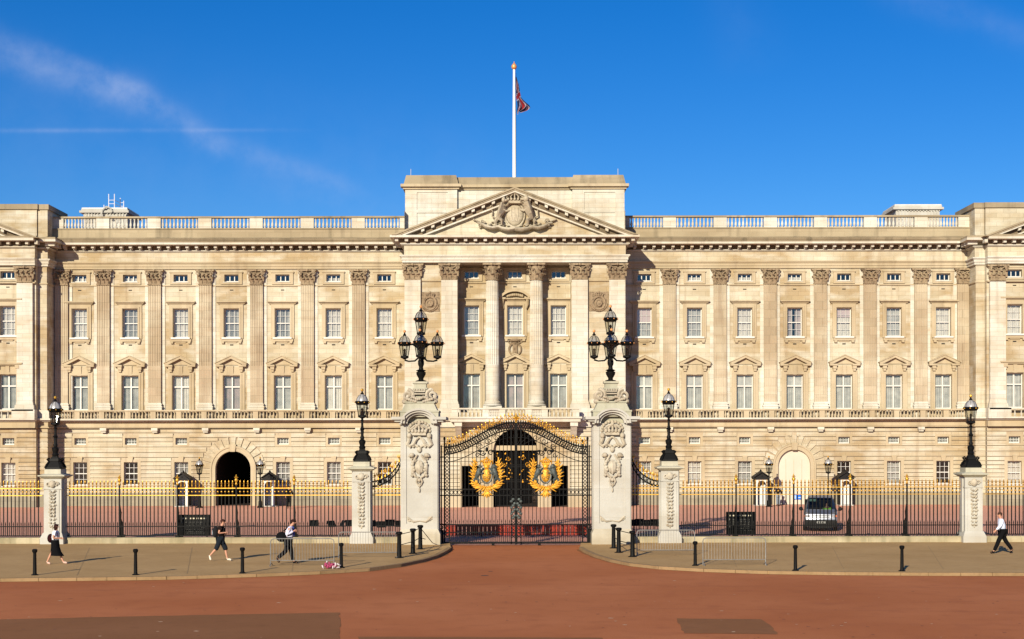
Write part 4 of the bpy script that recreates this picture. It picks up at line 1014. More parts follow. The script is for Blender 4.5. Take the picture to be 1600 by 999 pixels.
mb = MB(); mb.tube([(.13,-.05,.5),(.16,-.05,H-.3)], .012, 4); part('halyard', mb, IRON, fp)
# limp flag: bunched cloth with its crosses following the cloth's own u,v
fl = MB(); NU, NV = 26, 30; Zt = wz(121,YF); xp = wx(804.3,YF)+.12
P_ = [(0,.15,.10),(.25,.45,.16),(.5,.75,.20),(.62,.85,.28),(.75,1.25,.42),(.88,1.65,.65),(1,1.15,.9)]
Ln = wz(121,YF)-wz(180,YF)
vs = []
def lerp(tb, t, k):
    for a, b in zip(tb[:-1], tb[1:]):
        if a[0] <= t <= b[0]: f = (t-a[0])/(b[0]-a[0]); return a[k]*(1-f)+b[k]*f
    return tb[-1][k]
# left and right outlines of the hanging cloth, metres from the pole by height down
OUT = [(0,.0,.08),(.2,.0,.26),(.4,.03,.36),(.55,.06,.45),(.68,.13,.80),(.76,.15,1.10),(.84,.12,1.22),(.92,.08,1.0),(1.0,.18,.40)]
for j in range(NV+1):
    t = j/NV
    for i in range(NU+1):
        s_ = i/NU; lo, hi = lerp(OUT,t,1), lerp(OUT,t,2)
        x = lo+(hi-lo)*(s_); z = -t*Ln + (.28*(t**3))*math.sin(s_*2.6)
        y = .14*math.sin(s_*14+t*2)*(0.4+.9*(hi-lo))
        vs.append((x,y,z))
fcs = []; mis = []
def flagcol(a, b):
    # a along the fly (0..1), b along the hoist (0..1)
    A, B = (a-.5)*2, (b-.5)
    if abs(B) < .10 or abs(A) < .10: return 1
    if abs(B) < .17 or abs(A) < .17: return 2
    d = min(abs(B-A*.5), abs(B+A*.5))
    if d < .035: return 1
    if d < .10: return 2
    return 0
for j in range(NV):
    for i in range(NU):
        a = j*(NU+1)+i; fcs.append((a,a+1,a+NU+2,a+NU+1)); mis.append(flagcol(min(1,(j+.5)/NV*.9+.1*(i/NU)), (i+.5)/NU))
fl.add(vs, fcs); fl.mi = mis
fo = part('flag', fl, [mat('flag_blue', (.008,.010,.05), .9), mat('flag_red', (.22,.006,.012), .9), mat('flag_white', (.26,.26,.33), .9)], None, (xp, YF-.1, Zt), smooth=60)
tag(fo, 'blue, red and white flag hanging limp from the tall pole', 'flag')
# ------------------------------------------------------------------ forecourt things
def lantern(mb, z, s=1.0, n=8, dome=True):
    """octagonal street lantern; material slots: iron, glass, dome, gold. z = bottom of glass"""
    rb, rt = .19*s, .29*s; h = .58*s; ro = math.pi/8
    mb.m = 0; mb.lathe(0,0,[(.05*s,z-.14*s),(.10*s,z-.10*s),(.22*s,z-.05*s),(.22*s,z+.03*s),(.19*s,z+.05*s)],8,ro)
    for k in range(8):
        a = ro+k*math.pi/4; mb.tube([(rb*math.cos(a),rb*math.sin(a),z),(rt*math.cos(a),rt*math.sin(a),z+h)], .014*s, 4)
    mb.m = 1
    for k in range(8):
        a, b = ro+k*math.pi/4, ro+(k+1)*math.pi/4; q = .985
        mb.add([(rb*q*math.cos(a),rb*q*math.sin(a),z+.04*s),(rb*q*math.cos(b),rb*q*math.sin(b),z+.04*s),(rt*q*math.cos(b),rt*q*math.sin(b),z+h),(rt*q*math.cos(a),rt*q*math.sin(a),z+h)], [(0,1,2,3)])
    mb.m = 0; mb.lathe(0,0,[(.27*s,z+h-.02*s),(.33*s,z+h+.03*s),(.38*s,z+h+.14*s),(.36*s,z+h+.17*s),(.30*s,z+h+.18*s)],8,ro)
    mb.m = 0; mb.lathe(0,0,[(.05*s,z+.05*s),(.045*s,z+.3*s),(.07*s,z+.34*s),(.02*s,z+.42*s)],8)
    zt = z+h+.17*s
    mb.m = 2; mb.lathe(0,0,[(.30*s,zt),(.28*s,zt+.10*s),(.22*s,zt+.22*s),(.12*s,zt+.31*s),(.06*s,zt+.35*s)],16)
    mb.m = 0
    for k in range(8):
        a = ro+k*math.pi/4; mb.tube([(r_*s*math.cos(a), r_*s*math.sin(a), zt+q*s) for r_, q in ((.305,0),(.285,.10),(.225,.22),(.125,.315))], .010*s, 4)
    mb.lathe(0,0,[(.07*s,zt+.33*s),(.10*s,zt+.37*s),(.05*s,zt+.42*s),(.03*s,zt+.50*s)],8)
    mb.m = 3; mb.blob((0,0,zt+.56*s), .075*s)
    for k in range(8):
        a = ro+k*math.pi/4; mb.blob((.385*s*math.cos(a),.385*s*math.sin(a),z+h+.10*s), .028*s, n=5, m=4)
    return zt+.63*s
DOME = mat('pale_lamp_dome', (.50,.49,.47), .3, metal=.3, var=(.36,.35,.34), scale=8)
DOMEG = glass_mat('glass_dome', (.88,.90,.90), .22)
def lamp_parts(t, z, dome=DOME, fin=GOLD, s=1.0, off=(0,0,0)):
    a = MB(); lantern(a, z, s)
    groups = {0: ('lantern_frame', IRON), 1: ('lantern_glass', LGLASS), 2: ('lantern_roof', dome), 3: ('finial', fin)}
    root = None
    for k in (0,1,2,3):
        b = MB(); used = {}
        for f, m in zip(a.f, a.mi):
            if m != k: continue
            g = []
            for i in f:
                if i not in used: used[i] = len(b.v); b.v.append(a.v[i])
                g.append(used[i])
            b.f.append(tuple(g)); b.mi.append(0)
        nm, mt = groups[k]
        o = part(nm, b, mt, t if root is None else root, off if root is None else (0,0,0), smooth=35)
        if root is None: root = o
    return root
def pier_lamp(loc, label):
    t = thing('pier_lamp', loc, label, 'lamp', 'single lanterns on the fence piers')
    mb = MB(); mb.taper(0,0,0,.10,.80,.80,.76,.76); mb.taper(0,0,.10,.40,.70,.70,.42,.42); mb.taper(0,0,.40,.52,.50,.50,.46,.46); mb.taper(0,0,.52,.66,.34,.34,.22,.22)
    for sx in (-1,1):
        for sy in (-1,1): mb.tube([(sx*.38,sy*.38,.06),(sx*.33,sy*.33,.22),(sx*.24,sy*.24,.36),(sx*.30,sy*.30,.48),(sx*.22,sy*.22,.54)], [.06,.05,.045,.06,.03], 6)
    part('pedestal', mb, IRON, t)
    mb = MB(); mb.lathe(0,0,[(.14,.62),(.17,.72),(.12,.80),(.16,.92),(.17,1.02),(.09,1.10),(.11,1.20),(.07,1.28),(.08,1.55),(.13,1.60),(.08,1.66),(.06,1.75),(.055,1.98),(.09,2.02),(.05,2.08),(.06,2.12)],12)
    part('post', mb, IRON, t, smooth=40)
    lamp_parts(t, 2.24, s=.98)
    return t
# small piers with carved drops
def small_pier(px, outer, label):
    Y = 70.75; zt = 3.76 if outer else 4.10
    x = wx(px, 70.3); t = thing('fence_pier', (x, Y, 0), label, 'pier', 'stone piers of the railings')
    mb = MB(); w, d = .86, .96
    mb.box(-w/2-.14,w/2+.14,-d/2-.14,d/2+.14,0,.42); mb.taper(0,0,.42,.66,w+.26,d+.26,w+.06,d+.06)
    part('base', mb, S_PIER, t)
    mb = MB(); zs_ = zt-.46
    mb.box(-w/2,w/2,-d/2+.03,d/2-.03,.66,zs_); mb.box(-w/2+.10,w/2-.10,-d/2,-d/2+.03,.66,zs_-.50); mb.box(-w/2-.03,w/2+.03,-d/2-.03,d/2+.03,zs_-.52,zs_-.47); mb.box(w/2,w/2+.06,-.2,.2,.6,zs_); mb.box(-w/2-.06,-w/2,-.2,.2,.6,zs_)
    part('shaft', mb, S_PIER, t)
    mb = MB(); mb.taper(0,0,zs_,zs_+.12,w+.02,d+.02,w+.40,d+.40); mb.box(-w/2-.22,w/2+.22,-d/2-.22,d/2+.22,zs_+.12,zs_+.18)
    mb.taper(0,0,zs_+.18,zs_+.24,w+.30,d+.30,w+.0,d+.0); mb.box(-w/2+.03,w/2-.03,-d/2+.03,d/2-.03,zs_+.24,zt)
    part('cap', mb, S_PTOP, t)
    mb = MB(); y = -d/2; r_ = random.Random(int(px)); z = zs_-.26
    mb.blob((0,y-.03,z),(.17,.12,.19)); mb.spiral(-.2,y-.03,z,.12,-1,1.3,.035); mb.spiral(.2,y-.03,z,.12,1,1.3,.035); mb.blob((0,y-.06,z-.05),(.07,.1,.07))
    z = zs_-.62
    while z > .95:
        wv = .16*(1-.45*((zs_-.6-z)/(zs_-1.4))); k = r_.random()
        j_ = r_.uniform(-.25,.25); mb.blob((-.09,y-.03,z),(wv*.75,.09,.055), Matrix.Rotation(.75+j_,3,'Y'), 6, 4); mb.blob((.09,y-.03,z),(wv*.75,.09,.055), Matrix.Rotation(-.75+j_,3,'Y'), 6, 4)
        if k > .45: mb.blob((r_.uniform(-.05,.05),y-.07,z+.02),(.07,.08,.06), n=6, m=4)
        if k < .4: mb.spiral(.13*(1 if k < .2 else -1),y-.04,z,.07,1,1.1,.022)
        if .35 < (z-1)/(zs_-1.5) < .5: mb.ring(0,y-.03,z,.13,.16,.03,12)
        z -= .17
    mb.blob((0,y-.02,.92),(.04,.04,.09))
    part('carved_drop', mb, S_PCARVE, t, smooth=50)
    return x, Y, zt
for px, outer, lb in ((82,True,'outer left'),(564.5,False,'left of the gate'),(1046.5,False,'right of the gate'),(1521.5,True,'outer right')):
    x, Y, zt = small_pier(px, outer, {82:'low stone pier with carved drop beside the walking woman',564.5:'stone pier with carved drop just left of the great gate pier',1046.5:'stone pier with carved drop just right of the great gate pier',1521.5:'low stone pier with carved drop beside the man in the pale shirt'}[px])
    pier_lamp((x, Y, zt), {82:'black lantern on the low pier by the left pavilion',564.5:'black lantern on the pier just left of the gates',1046.5:'black lantern on the pier just right of the gates',1521.5:'black lantern on the low pier by the right pavilion'}[px])
# great gate piers
def gate_pier(x, label):
    Y = 70.3; t = thing('gate_pier', (x, Y, 0), label, 'pier', 'great gate piers'); w, d = 1.74, 1.80; f = -d/2
    mb = MB(); mb.box(-w/2-.13,w/2+.13,f-.13,d/2+.13,0,.62); mb.taper(0,0,.62,.86,w+.26,d+.26,w+.04,d+.04); part('base', mb, S_PBASE, t)
    mb = MB(); mb.box(-w/2,w/2,f+.05,d/2-.05,.86,5.95)
    # raised border leaves a sunk panel
    mb.box(-w/2,-w/2+.24,f,f+.05,.86,5.95); mb.box(w/2-.24,w/2,f,f+.05,.86,5.95); mb.box(-w/2+.24,w/2-.24,f,f+.05,.86,1.12)
    mb.box(w/2,w/2+.07,-.5,.5,.8,5.95); mb.box(-w/2-.07,-w/2,-.5,.5,.8,5.95); mb.box(w/2-.02,w/2+.04,f+.05,f+.35,.8,5.95); mb.box(-w/2-.04,-w/2+.02,f+.05,f+.35,.8,5.95)
    part('shaft', mb, S_PIER, t)
    mb = MB(); zb = 1.12
    for sg in (-1,1):
        mb.tube([(0,f+.02,zb+.14),(sg*.3,f+.01,zb+.10),(sg*.45,f+.0,zb+.2),(sg*.60,f+.0,zb+.36)], [.03,.05,.06,.03]); mb.spiral(sg*.5, f+.01, zb+.22, .11, sg, 1.2, .035)
    part('panel_foot_scroll', mb, S_PCARVE, t, smooth=50)
    # arched cornice
    mb = MB(); R0 = .66; zs_ = 5.95
    for sg in (-1,1):
        a, b = sorted((sg*R0, sg*(w/2+.10))); mb.box(a,b,f-.16,d/2+.1,zs_-.05,zs_+.08)
        a, b = sorted((sg*R0, sg*(w/2+.30))); mb.box(a,b,f-.32,d/2+.26,zs_+.08,zs_+.18); a, b = sorted((sg*R0, sg*(w/2+.44))); mb.box(a,b,f-.46,d/2+.40,zs_+.18,zs_+.32)
    n = 20
    for k in range(n):
        t0, t1 = math.pi*k/n, math.pi*(k+1)/n
        for r0, r1, yy in ((R0-.10,R0+.02,f-.18),(R0+.02,R0+.14,f-.34),(R0+.14,R0+.22,f-.44)):
            mb.prism([(r0*math.cos(t0),zs_+r0*.78*math.sin(t0)),(r1*math.cos(t0),zs_+r1*.82*math.sin(t0)),(r1*math.cos(t1),zs_+r1*.82*math.sin(t1)),(r0*math.cos(t1),zs_+r0*.78*math.sin(t1))], yy, f+.3)
    part('arched_cornice', mb, S_PIER, t, smooth=30)
    mb = MB(); mb.box(-.62,.62,f+.25,d/2-.2,zs_,6.45)
    mb.box(-.92,.92,f+.0,d/2-.0,6.27,6.55); mb.taper(0,0,6.55,6.95,1.74,1.5,1.36,1.2); mb.box(-.95,.95,f-.04,d/2+.04,6.50,6.58); mb.box(-.74,.74,-.66,.66,6.95,7.02)
    part('attic_block', mb, S_PTOP, t)
    mb = MB(); mb.taper(0,0,7.02,7.62,1.0,.9,.62,.62); mb.box(-.36,.36,-.36,.36,7.62,7.70); mb.box(-.30,.30,-.30,.30,7.70,7.90); mb.box(-.37,.37,-.37,.37,7.90,8.0)
    part('lamp_pedestal', mb, S_PTOP, t)
    mb = MB()
    for sg in (-1,1):
        mb.spiral(sg*.58,-.50,7.32,.30,sg,1.5,.09,math.pi/2,6); mb.spiral(sg*.62,0.1,7.30,.30,sg,1.4,.10,math.pi/2,6)
        for k in range(5): mb.blob((sg*(.2+.1*k),-.62,7.02+.03*k),(.09,.1,.08))
        mb.blob((sg*.72,-.4,7.02),(.16,.18,.13))
    for k in range(9): mb.blob((-.36+.09*k,-.60,7.18+.05*math.cos(k)),(.08,.09,.08))
    mb.box(-.25,.25,-.60,-.4,7.36,7.42); mb.box(-.25,.25,-.60,-.4,7.48,7.53)
    for k in range(5): mb.blob((-.24+.12*k,-.55,7.58),(.05,.07,.07))
    part('crest_scrolls', mb, S_PCARVE, t, smooth=50)
    mb = MB(); y = f+.02
    crown(mb,0,y,5.38,.66,.62,.055,.22)
    for k in range(11): a = -math.pi*.02+math.pi*1.04*k/10; mb.blob((.50*math.cos(a),y-.02,5.62+.42*math.sin(a)),(.08,.06,.08))
    for sg in (-1,1):
        mb.blob((sg*.48,y-.1,5.36),(.13,.13,.15)); mb.tube([(sg*.46,y-.08,5.25),(sg*.58,y-.06,4.95),(sg*.42,y-.06,4.80)], [.09,.10,.05],6)
        mb.tube([(sg*.15,y-.05,5.2),(sg*.3,y-.1,4.95),(sg*.5,y-.08,4.85)], [.07,.09,.05],6); mb.tube([(0,y-.05,5.32),(sg*.22,y-.06,5.1),(sg*.30,y-.06,4.8)], [.05,.06,.05],6)
        mb.blob((sg*.36,y-.08,4.42),(.14,.13,.12)); mb.blob((sg*.45,y-.1,4.38),(.07,.08,.06)); mb.spiral(sg*.28,y-.04,4.22,.13,sg,1.3,.04)
        pts = [(sg*a,y-.06,b) for a,b in ((.1,4.45),(.24,4.2),(.34,3.95),(.33,3.65),(.20,3.42),(.05,3.32))]; mb.tube(pts,[.05,.06,.07,.07,.06,.04],6)
        for k in range(6): mb.blob((sg*(.30+.05*math.sin(k*1.7)),y-.08,4.1-.13*k),(.08,.07,.08))
        mb.tube([(sg*.05,y-.05,3.4),(sg*.14,y-.06,3.15),(sg*.06,y-.05,2.95)], [.04,.05,.03],6)
        for k in range(4): mb.blob((sg*.1*k,y-.03,4.82+.04*k),(.08,.07,.08))
    mb.blob((0,y-.04,3.85),(.22,.12,.34), n=10, m=7); mb.tube([(0,y-.1,4.15),(.04,y-.14,3.85),(0,y-.1,3.5)], .04); mb.tube([(-.14,y-.08,4.1),(-.1,y-.12,3.8),(-.14,y-.08,3.6)], .03); mb.tube([(.14,y-.08,4.1),(.1,y-.12,3.8),(.14,y-.08,3.6)], .03)
    mb.blob((0,y-.06,3.22),(.09,.08,.1)); mb.blob((0,y-.05,2.98),(.05,.05,.12)); mb.blob((0,y-.04,2.74),(.04,.04,.12)); mb.blob((0,y-.04,4.7),(.12,.08,.16))
    part('carved_trophy', mb, S_PCARVE, t, smooth=50)
    # little black lamp bracket on the inner side
    return t
GX = (-4.62, 4.68)
gp = gate_pier(GX[0], 'tall white stone pier with carved crown and trophy, left of the great gates')
dup(gp, (GX[1],70.3,0), 'tall white stone pier with carved crown and trophy, right of the great gates')
def candelabrum(loc, label):
    t = thing('five_lantern_lamp', loc, label, 'lamp', 'five branched lamps on the gate piers')
    mb = MB(); mb.lathe(0,0,[(.26,0),(.27,.05),(.12,.09),(.12,.16),(.22,.34),(.24,.46),(.16,.50),(.26,.55),(.12,.60),(.10,.72),(.15,.85),(.15,1.0),(.10,1.15),(.09,1.5),(.13,1.6),(.08,1.7),(.07,2.2)],12)
    part('stem', mb, IRON, t, smooth=40)
    for k in range(4):
        a = k*math.pi/2; mb = MB(); c, q = math.cos(a), math.sin(a); e = .80
        mb.tube([(.05*c,.05*q,1.25),(.30*c,.30*q,1.02),(.60*c,.60*q,1.00),(e*c,e*q,1.06)], [.05,.045,.04,.05], 6); mb.tube([(.1*c,.1*q,1.62),(.4*c,.4*q,1.84),(e*c*.75,e*q*.75,1.80)], [.05,.06,.04], 6)
        br = part('arm', mb, IRON, t)
        lamp_parts(br, 1.22, DOMEG, COPPER, .95, (e*c,e*q,0))
    lamp_parts(t, 2.36, DOMEG, COPPER, 1.0)
    return t
cd = candelabrum((GX[0]+.03,70.3,8.0), 'black five lantern lamp crowning the left gate pier')
dup(cd, (GX[1]-.02,70.3,8.0), 'black five lantern lamp crowning the right gate pier')
# ------------------------------------------------------------------ railings
YR = 70.9
def spike(mb, x, z, s=1.0, y=0, wd=1.0):
    mb.lathe(x, y, [(q*s*wd, z+h*s) for q, h in ((.020,0),(.022,.06),(.046,.10),(.020,.14),(.022,.2),(.05,.25),(.016,.30),(.03,.33),(.004,.44))], 6)
def rail_panel(par, x0, x1, n):
    s = (x1-x0)/n; b = MB(); g = MB()
    for i in range(1, n):
        x = x0+i*s; b.box(x-.022,x+.022,-.022,.022,.47,2.82)
    for i in range(n):
        x = x0+(i+.5)*s; b.box(x-.016,x+.016,-.016,.016,.47,1.02); b.lathe(x,0,[(.026,1.02),(.028,1.06),(.003,1.17)],5)
    for z, h, m in ((.45,.05,0),(.91,.045,0)): b.box(x0,x1,-.03,.03,z,z+h)
    for i in range(1, n):
        x = x0+i*s; spike(g, x, 2.83, .82, wd=1.35)
        g.blob((x,-.0,2.635),(.050,.042,.05),n=7,m=5)
    g.box(x0,x1,-.028,.028,2.785,2.825); g.box(x0,x1,-.026,.026,2.44,2.475)
    p = part('railing_panel', b, IRON, par); part('gilt_spearheads', g, GOLD, p, smooth=50)
def rail_post(par, x):
    b = MB(); b.box(x-.035,x+.035,-.035,.035,.38,2.95); b.box(x-.09,x+.09,-.1,.7,.38,.50)
    b.box(x-.05,x+.05,.04,.60,.50,.85); b.prismx([(.04,.85),(.60,.85),(.48,1.1),(.22,1.3),(.26,1.6),(.12,1.85),(.04,2.0)], x-.035, x+.035)
    m = MB(); m.spiral(0,0,0,.16,1,1.4,.05); b.merge(m, Matrix.Translation((x,.34,1.0)) @ Matrix.Rotation(math.pi/2,4,'Z'))
    m = MB(); m.spiral(0,0,0,.11,-1,1.4,.04); b.merge(m, Matrix.Translation((x,.18,1.62)) @ Matrix.Rotation(math.pi/2,4,'Z'))
    p = part('post', b, IRON, par)
    g = MB(); g.lathe(x,0,[(.04,2.95),(.07,3.0),(.035,3.06),(.04,3.10),(.09,3.18),(.09,3.24),(.035,3.31),(.06,3.36),(.035,3.40),(.008,3.48)],8); g.tube([(x-.09,0,3.33),(x,0,3.37),(x+.09,0,3.33)], .018, 5); part('finial', g, GOLD, p, smooth=50)
def plinth(par, x0, x1):
    mb = MB(); mb.box(x0,x1,-.42,.28,0,.34); mb.box(x0,x1,-.38,.24,.34,.40); part('stone_kerb', mb, S_KERB, par)
def railing(x0, x1, posts, label):
    xc_ = (x0+x1)/2; t = thing('iron_railing', (xc_, YR, 0), label, 'railing', 'black and gold forecourt railings')
    plinth(t, x0-xc_, x1-xc_)
    ps = [x0]+posts+[x1]
    for a, b in zip(ps[:-1], ps[1:]):
        rail_panel(t, a-xc_, b-xc_, max(2, round((b-a)/.187)))
    for p in posts: rail_post(t, p-xc_)
    return t
X_ = lambda px: wx(px, YR)
railing(X_(66)-2.86*9, X_(66), [X_(66)-2.86*k for k in range(8,0,-1)], 'black railing with gilt spearheads running off left behind the walking woman')
railing(X_(97), X_(549), [X_(p) for p in (186.5,277,369,459.5)], 'long black railing with gilt spearheads between the two left piers')
railing(X_(1061.5), X_(1506), [X_(p) for p in (1150,1240,1328.5,1417)], 'long black railing with gilt spearheads between the two right piers')
railing(X_(1538), X_(1538)+2.86*9, [X_(1538)+2.86*k for k in range(1,9)], 'black railing with gilt spearheads at the right edge of the photo')
def swept(x0, x1, sg, label):
    """short railing whose top sweeps up to the gate pier; sg=+1 rises towards +x"""
    xc_ = (x0+x1)/2; t = thing('swept_railing', (xc_, YR, 0), label, 'railing', 'swept railings beside the gate piers'); w = x1-x0
    plinth(t, -w/2, w/2)
    b = MB(); g = MB(); n = 9
    def top(f): return 3.12+1.65*(1-math.sqrt(max(0,1-f**1.9*.98)))*1.05
    for i in range(1, n):
        f = i/n; x = sg*(-w/2+f*w); zt = top(f); b.box(x-.022,x+.022,-.022,.022,.47,zt)
        g.lathe(x,0,[(.02,zt),(.05,zt+.07),(.02,zt+.12),(.02,zt+.2),(.07,zt+.27),(.02,zt+.34),(.004,zt+.46)],6)
        if i % 2 == 0: g.tube([(x-.07,0,zt+.25),(x-.09,0,zt+.33),(x-.05,0,zt+.38)], .018, 4); g.tube([(x+.07,0,zt+.25),(x+.09,0,zt+.33),(x+.05,0,zt+.38)], .018, 4)
        g.blob((x,0,2.635),.05,n=7,m=5); g.blob((x,0,2.90),.045,n=7,m=5)
    for i in range(n): x = -w/2+(i+.5)*w/n; b.box(x-.012,x+.012,-.012,.012,.47,1.02); b.lathe(x,0,[(.024,1.02),(.028,1.06),(.003,1.17)],5)
    for z, h in ((.45,.05),(.91,.045)): b.box(-w/2,w/2,-.03,.03,z,z+h)
    g.box(-w/2,w/2,-.026,.026,2.76,2.80); g.box(-w/2,w/2,-.026,.026,2.435,2.48)
    for o in (0,-.26):
        b.tube([(sg*(-w/2+w*k/20),0,top(k/20)+o) for k in range(21)], .036, 6)
    for k in range(9): f = k/9+.05; x = sg*(-w/2+f*w); b.ring(x,0,top(f)-.13,.07,.09,.012,10,4)
    p = part('railing_panel', b, IRON, t); part('gilt_spearheads', g, GOLD, p, smooth=50)
swept(X_(580), X_(629), 1, 'short railing sweeping up to the left gate pier'); swept(X_(984), X_(1032), -1, 'short railing sweeping up to the right gate pier')
# ------------------------------------------------------------------ the great gates
YG = 70.4; GL, GRt = wx(693.5, YG), wx(919, YG); GM = wx(806.5, YG); GW = (GRt-GL)/2
def gtop(f):                    # f = 0 at the hinge, 1 at the meeting stile
    q = min(1, max(0, (f-.02)/.93)); q = q*q*(3-2*q); return 4.80+1.19*q
def gate_leaf(sg, label):
    """sg=+1: hinge at -x side (left leaf)"""
    hx = GL if sg > 0 else GRt; t = thing('gate_leaf', (hx, YG, 0), label, 'gate', 'pair of great iron gates'); X = lambda f: sg*f*GW
    b = MB()
    xh = X(.0); xs = lambda m: sg*m
    def vb(m, z0, z1, r=.018): x = sg*m; b.box(x-r,x+r,-r,r,z0,z1)
    vb(.03,.06,5.15,.035); vb(.28,.06,5.0,.03)
    b.blob((sg*.03,0,5.22),(.06,.06,.1)); b.blob((sg*.28,0,5.1),(.05,.05,.09))
    vb(GW-.03,.06,gtop(1)+.02,.035); vb(GW-.24,.06,gtop(.94),.028)
    for m in (.155, GW-.135):
        z = .35
        while z < (4.6 if m < 1 else 2.0):
            b.tube([(sg*(m-.10),0,z),(sg*(m+.10),0,z+.17)], .016, 4); b.tube([(sg*(m+.10),0,z),(sg*(m-.10),0,z+.17)], .016, 4); z += .17
    n = 16; st = (GW-.52)/n
    for i in range(1, n): m = .28+i*st; vb(m,.1,gtop(m/GW)-.30,.015)
    for i in range(n): m = .28+(i+.5)*st; vb(m,.1,1.12,.012); b.lathe(sg*m,0,[(.022,1.12),(.026,1.17),(.003,1.28)],5)
    a, c = sorted((sg*.0, sg*GW))
    for z, h in ((.08,.09),(.62,.04),(1.00,.05),(2.42,.05),(2.72,.05)): b.box(a,c,-.028,.028,z,z+h)
    for i in range(n): m = .28+(i+.5)*st; b.ring(sg*m,0,2.595,.075,.09,.014,10,4)
    fr = part('frame', b, IRON, t)
    # curved overthrow band with lattice
    b = MB(); K = 40
    for o, r in ((0,.04),(-.34,.035),(-.72,.02)): b.tube([(X(k/K),0,gtop(k/K)+o) for k in range(K+1)], r, 6)
    for k in range(1, 30):
        f = k/30; f2 = (k+1)/30; b.tube([(X(f),0,gtop(f)-.02),(X(f2),0,gtop(f2)-.32)], .018, 4); b.tube([(X(f2),0,gtop(f2)-.02),(X(f),0,gtop(f)-.32)], .018, 4)
        b.ring(X(f),0,gtop(f)-.17,.05,.07,.016,8,4)
        b.lathe(X(f),0,[(.03,gtop(f)+.02),(.035,gtop(f)+.08),(.005,gtop(f)+.17)],5)
    for k in range(4): m = GW-.55-.42*k; b.spiral(sg*m,0,gtop(m/GW)-.55,.16,sg,1.4,.022)
    part('curved_top_band', b, IRON, t)
    g = MB(); r_ = random.Random(5)
    for k in range(1, 19):
        f = k/19; x = X(f); z = gtop(f)+.12
        g.spiral(x+.05,-.02,z+.10,.10,1 if k % 2 else -1,1.2,.020,r_.random()*3); g.tube([(x,0,z-.05),(x,0,z+.30)], .014, 4); g.blob((x,0,z+.30),(.035,.03,.07),n=6,m=4)
        g.blob((x-.09,-.02,z+.05),(.05,.03,.035),n=6,m=4); g.blob((x+.07,-.02,z+.22),(.045,.03,.03),n=6,m=4)
    part('gilt_cresting', g, GOLD, t, smooth=50)
    # ornamental coat of arms on the leaf
    cx = sg*(wx(760.5,YG)-GL if sg > 0 else GRt-wx(852.5,YG)); cx = (wx(760.5,YG)-hx) if sg > 0 else (wx(852.5,YG)-hx); cz = wz(737,YG)
    w = MB()
    for s2 in (-1,1):
        for k in range(13):
            t_ = k/12; a = R(-92+t_*120); rx, rz = .56, .78
            ca, sa = math.cos(a), math.sin(a); e_ = (abs(ca)**3+abs(sa)**3)**(-1/3)
            px_, pz_ = rx*ca*e_*s2, rz*sa*e_
            for side, off in ((1, .32), (-1, -.15), (1, .1)):
                ang = math.atan2(rz*math.cos(a), -rx*math.sin(a)*s2)       # tangent direction
                ang += -s2*side*(.55 if off != .1 else 1.0)
                dx, dz = math.cos(ang), math.sin(ang); ln = (.155 if side > 0 else .07)*(.8+.4*math.sin(k*5.1+side)**2)
                mt = Matrix.Rotation(-ang,3,'Y')
                w.blob((cx+px_+dx*ln, -.10-.04*(k % 3), cz+pz_+dz*ln), (ln*1.25,.03,.033), mt, 6, 4)
        w.tube([(cx+s2*a_, -.08, cz+b_) for a_, b_ in ((0,-.80),(.22,-.78),(.42,-.70),(.54,-.50),(.58,-.2),(.58,.2),(.52,.5))], .03, 5)
    for s2 in (-1,1):
        for k, (an, ln) in enumerate(((4,.50),(14,.56),(25,.58),(37,.55),(50,.50),(64,.42),(80,.34))):
            a = R(an); bx_, bz_ = s2*(.16+.045*k), -.80+.012*k; mt = Matrix.Rotation(-(a if s2 > 0 else math.pi-a),3,'Y')
            w.blob((cx+bx_+s2*math.cos(a)*ln*.5, -.13-.02*(k % 2), cz+bz_+math.sin(a)*ln*.5), (ln*.5,.03,.045), mt, 7, 5)
    for k in range(5): a = R(-90+(k-2)*28); w.blob((cx+.16*math.cos(a), -.12, cz-.98+.16*math.sin(a)), (.16,.03,.05), Matrix.Rotation(-a,3,'Y'), 6, 4)
    w.box(cx-.03,cx+.03,-.09,-.02,cz-1.05,cz-.8)
    wr = part('gilt_wreath', w, GOLDP, t, smooth=60)
    s = MB(); s.blob((cx,-.12,cz-.18),(.22,.10,.34), n=14, m=8); part('shield', s, GOLDP, wr, smooth=50)
    s = MB(); s.ring(cx,-.14,cz-.18,.27,.39,.04); 
    for q in ((-.09,-.07),(.09,-.07),(-.09,-.28),(.09,-.28)): s.ring(cx+q[0],-.21,cz+q[1],.05,.07,.012,8,4)
    part('shield_border', s, GREEN, wr, smooth=50)
    s = MB(); supporter(s, cx+.15, -.08, cz-.56, 1, .50, True); part('heraldic_lion', s, GREEN, wr, smooth=50); s = MB(); supporter(s, cx-.15, -.08, cz-.56, -1, .50, False); part('heraldic_unicorn', s, GREEN, wr, smooth=50)
    s = MB(); crown(s, cx, -.08, cz+.34, .36, .36, .03, .10); s.blob((cx,-.14,cz+.24),(.15,.08,.13)); s.blob((cx-.12,-.12,cz+.38),(.08,.06,.09)); s.blob((cx+.12,-.12,cz+.38),(.08,.06,.09))
    for s2 in (-1,1): s.tube([(cx+s2*.05,-.1,cz+.42),(cx+s2*.28,-.08,cz+.52),(cx+s2*.30,-.08,cz+.34)], [.05,.06,.03]); 
    part('gilt_crown', s, GOLDP, wr, smooth=50)
    s = MB(); s.blob((cx,-.15,cz+.46),(.06,.05,.06)); part('crown_cap', s, REDP, wr, smooth=50)
    s = MB()
    for s2 in (-1,1):
        s.spiral(cx+s2*.2,-.03,cz+.92,.15,s2,1.4,.03); s.spiral(cx+s2*.45,-.03,cz+.80,.12,-s2,1.3,.025); s.blob((cx+s2*.32,-.04,cz+1.0),(.1,.03,.06))
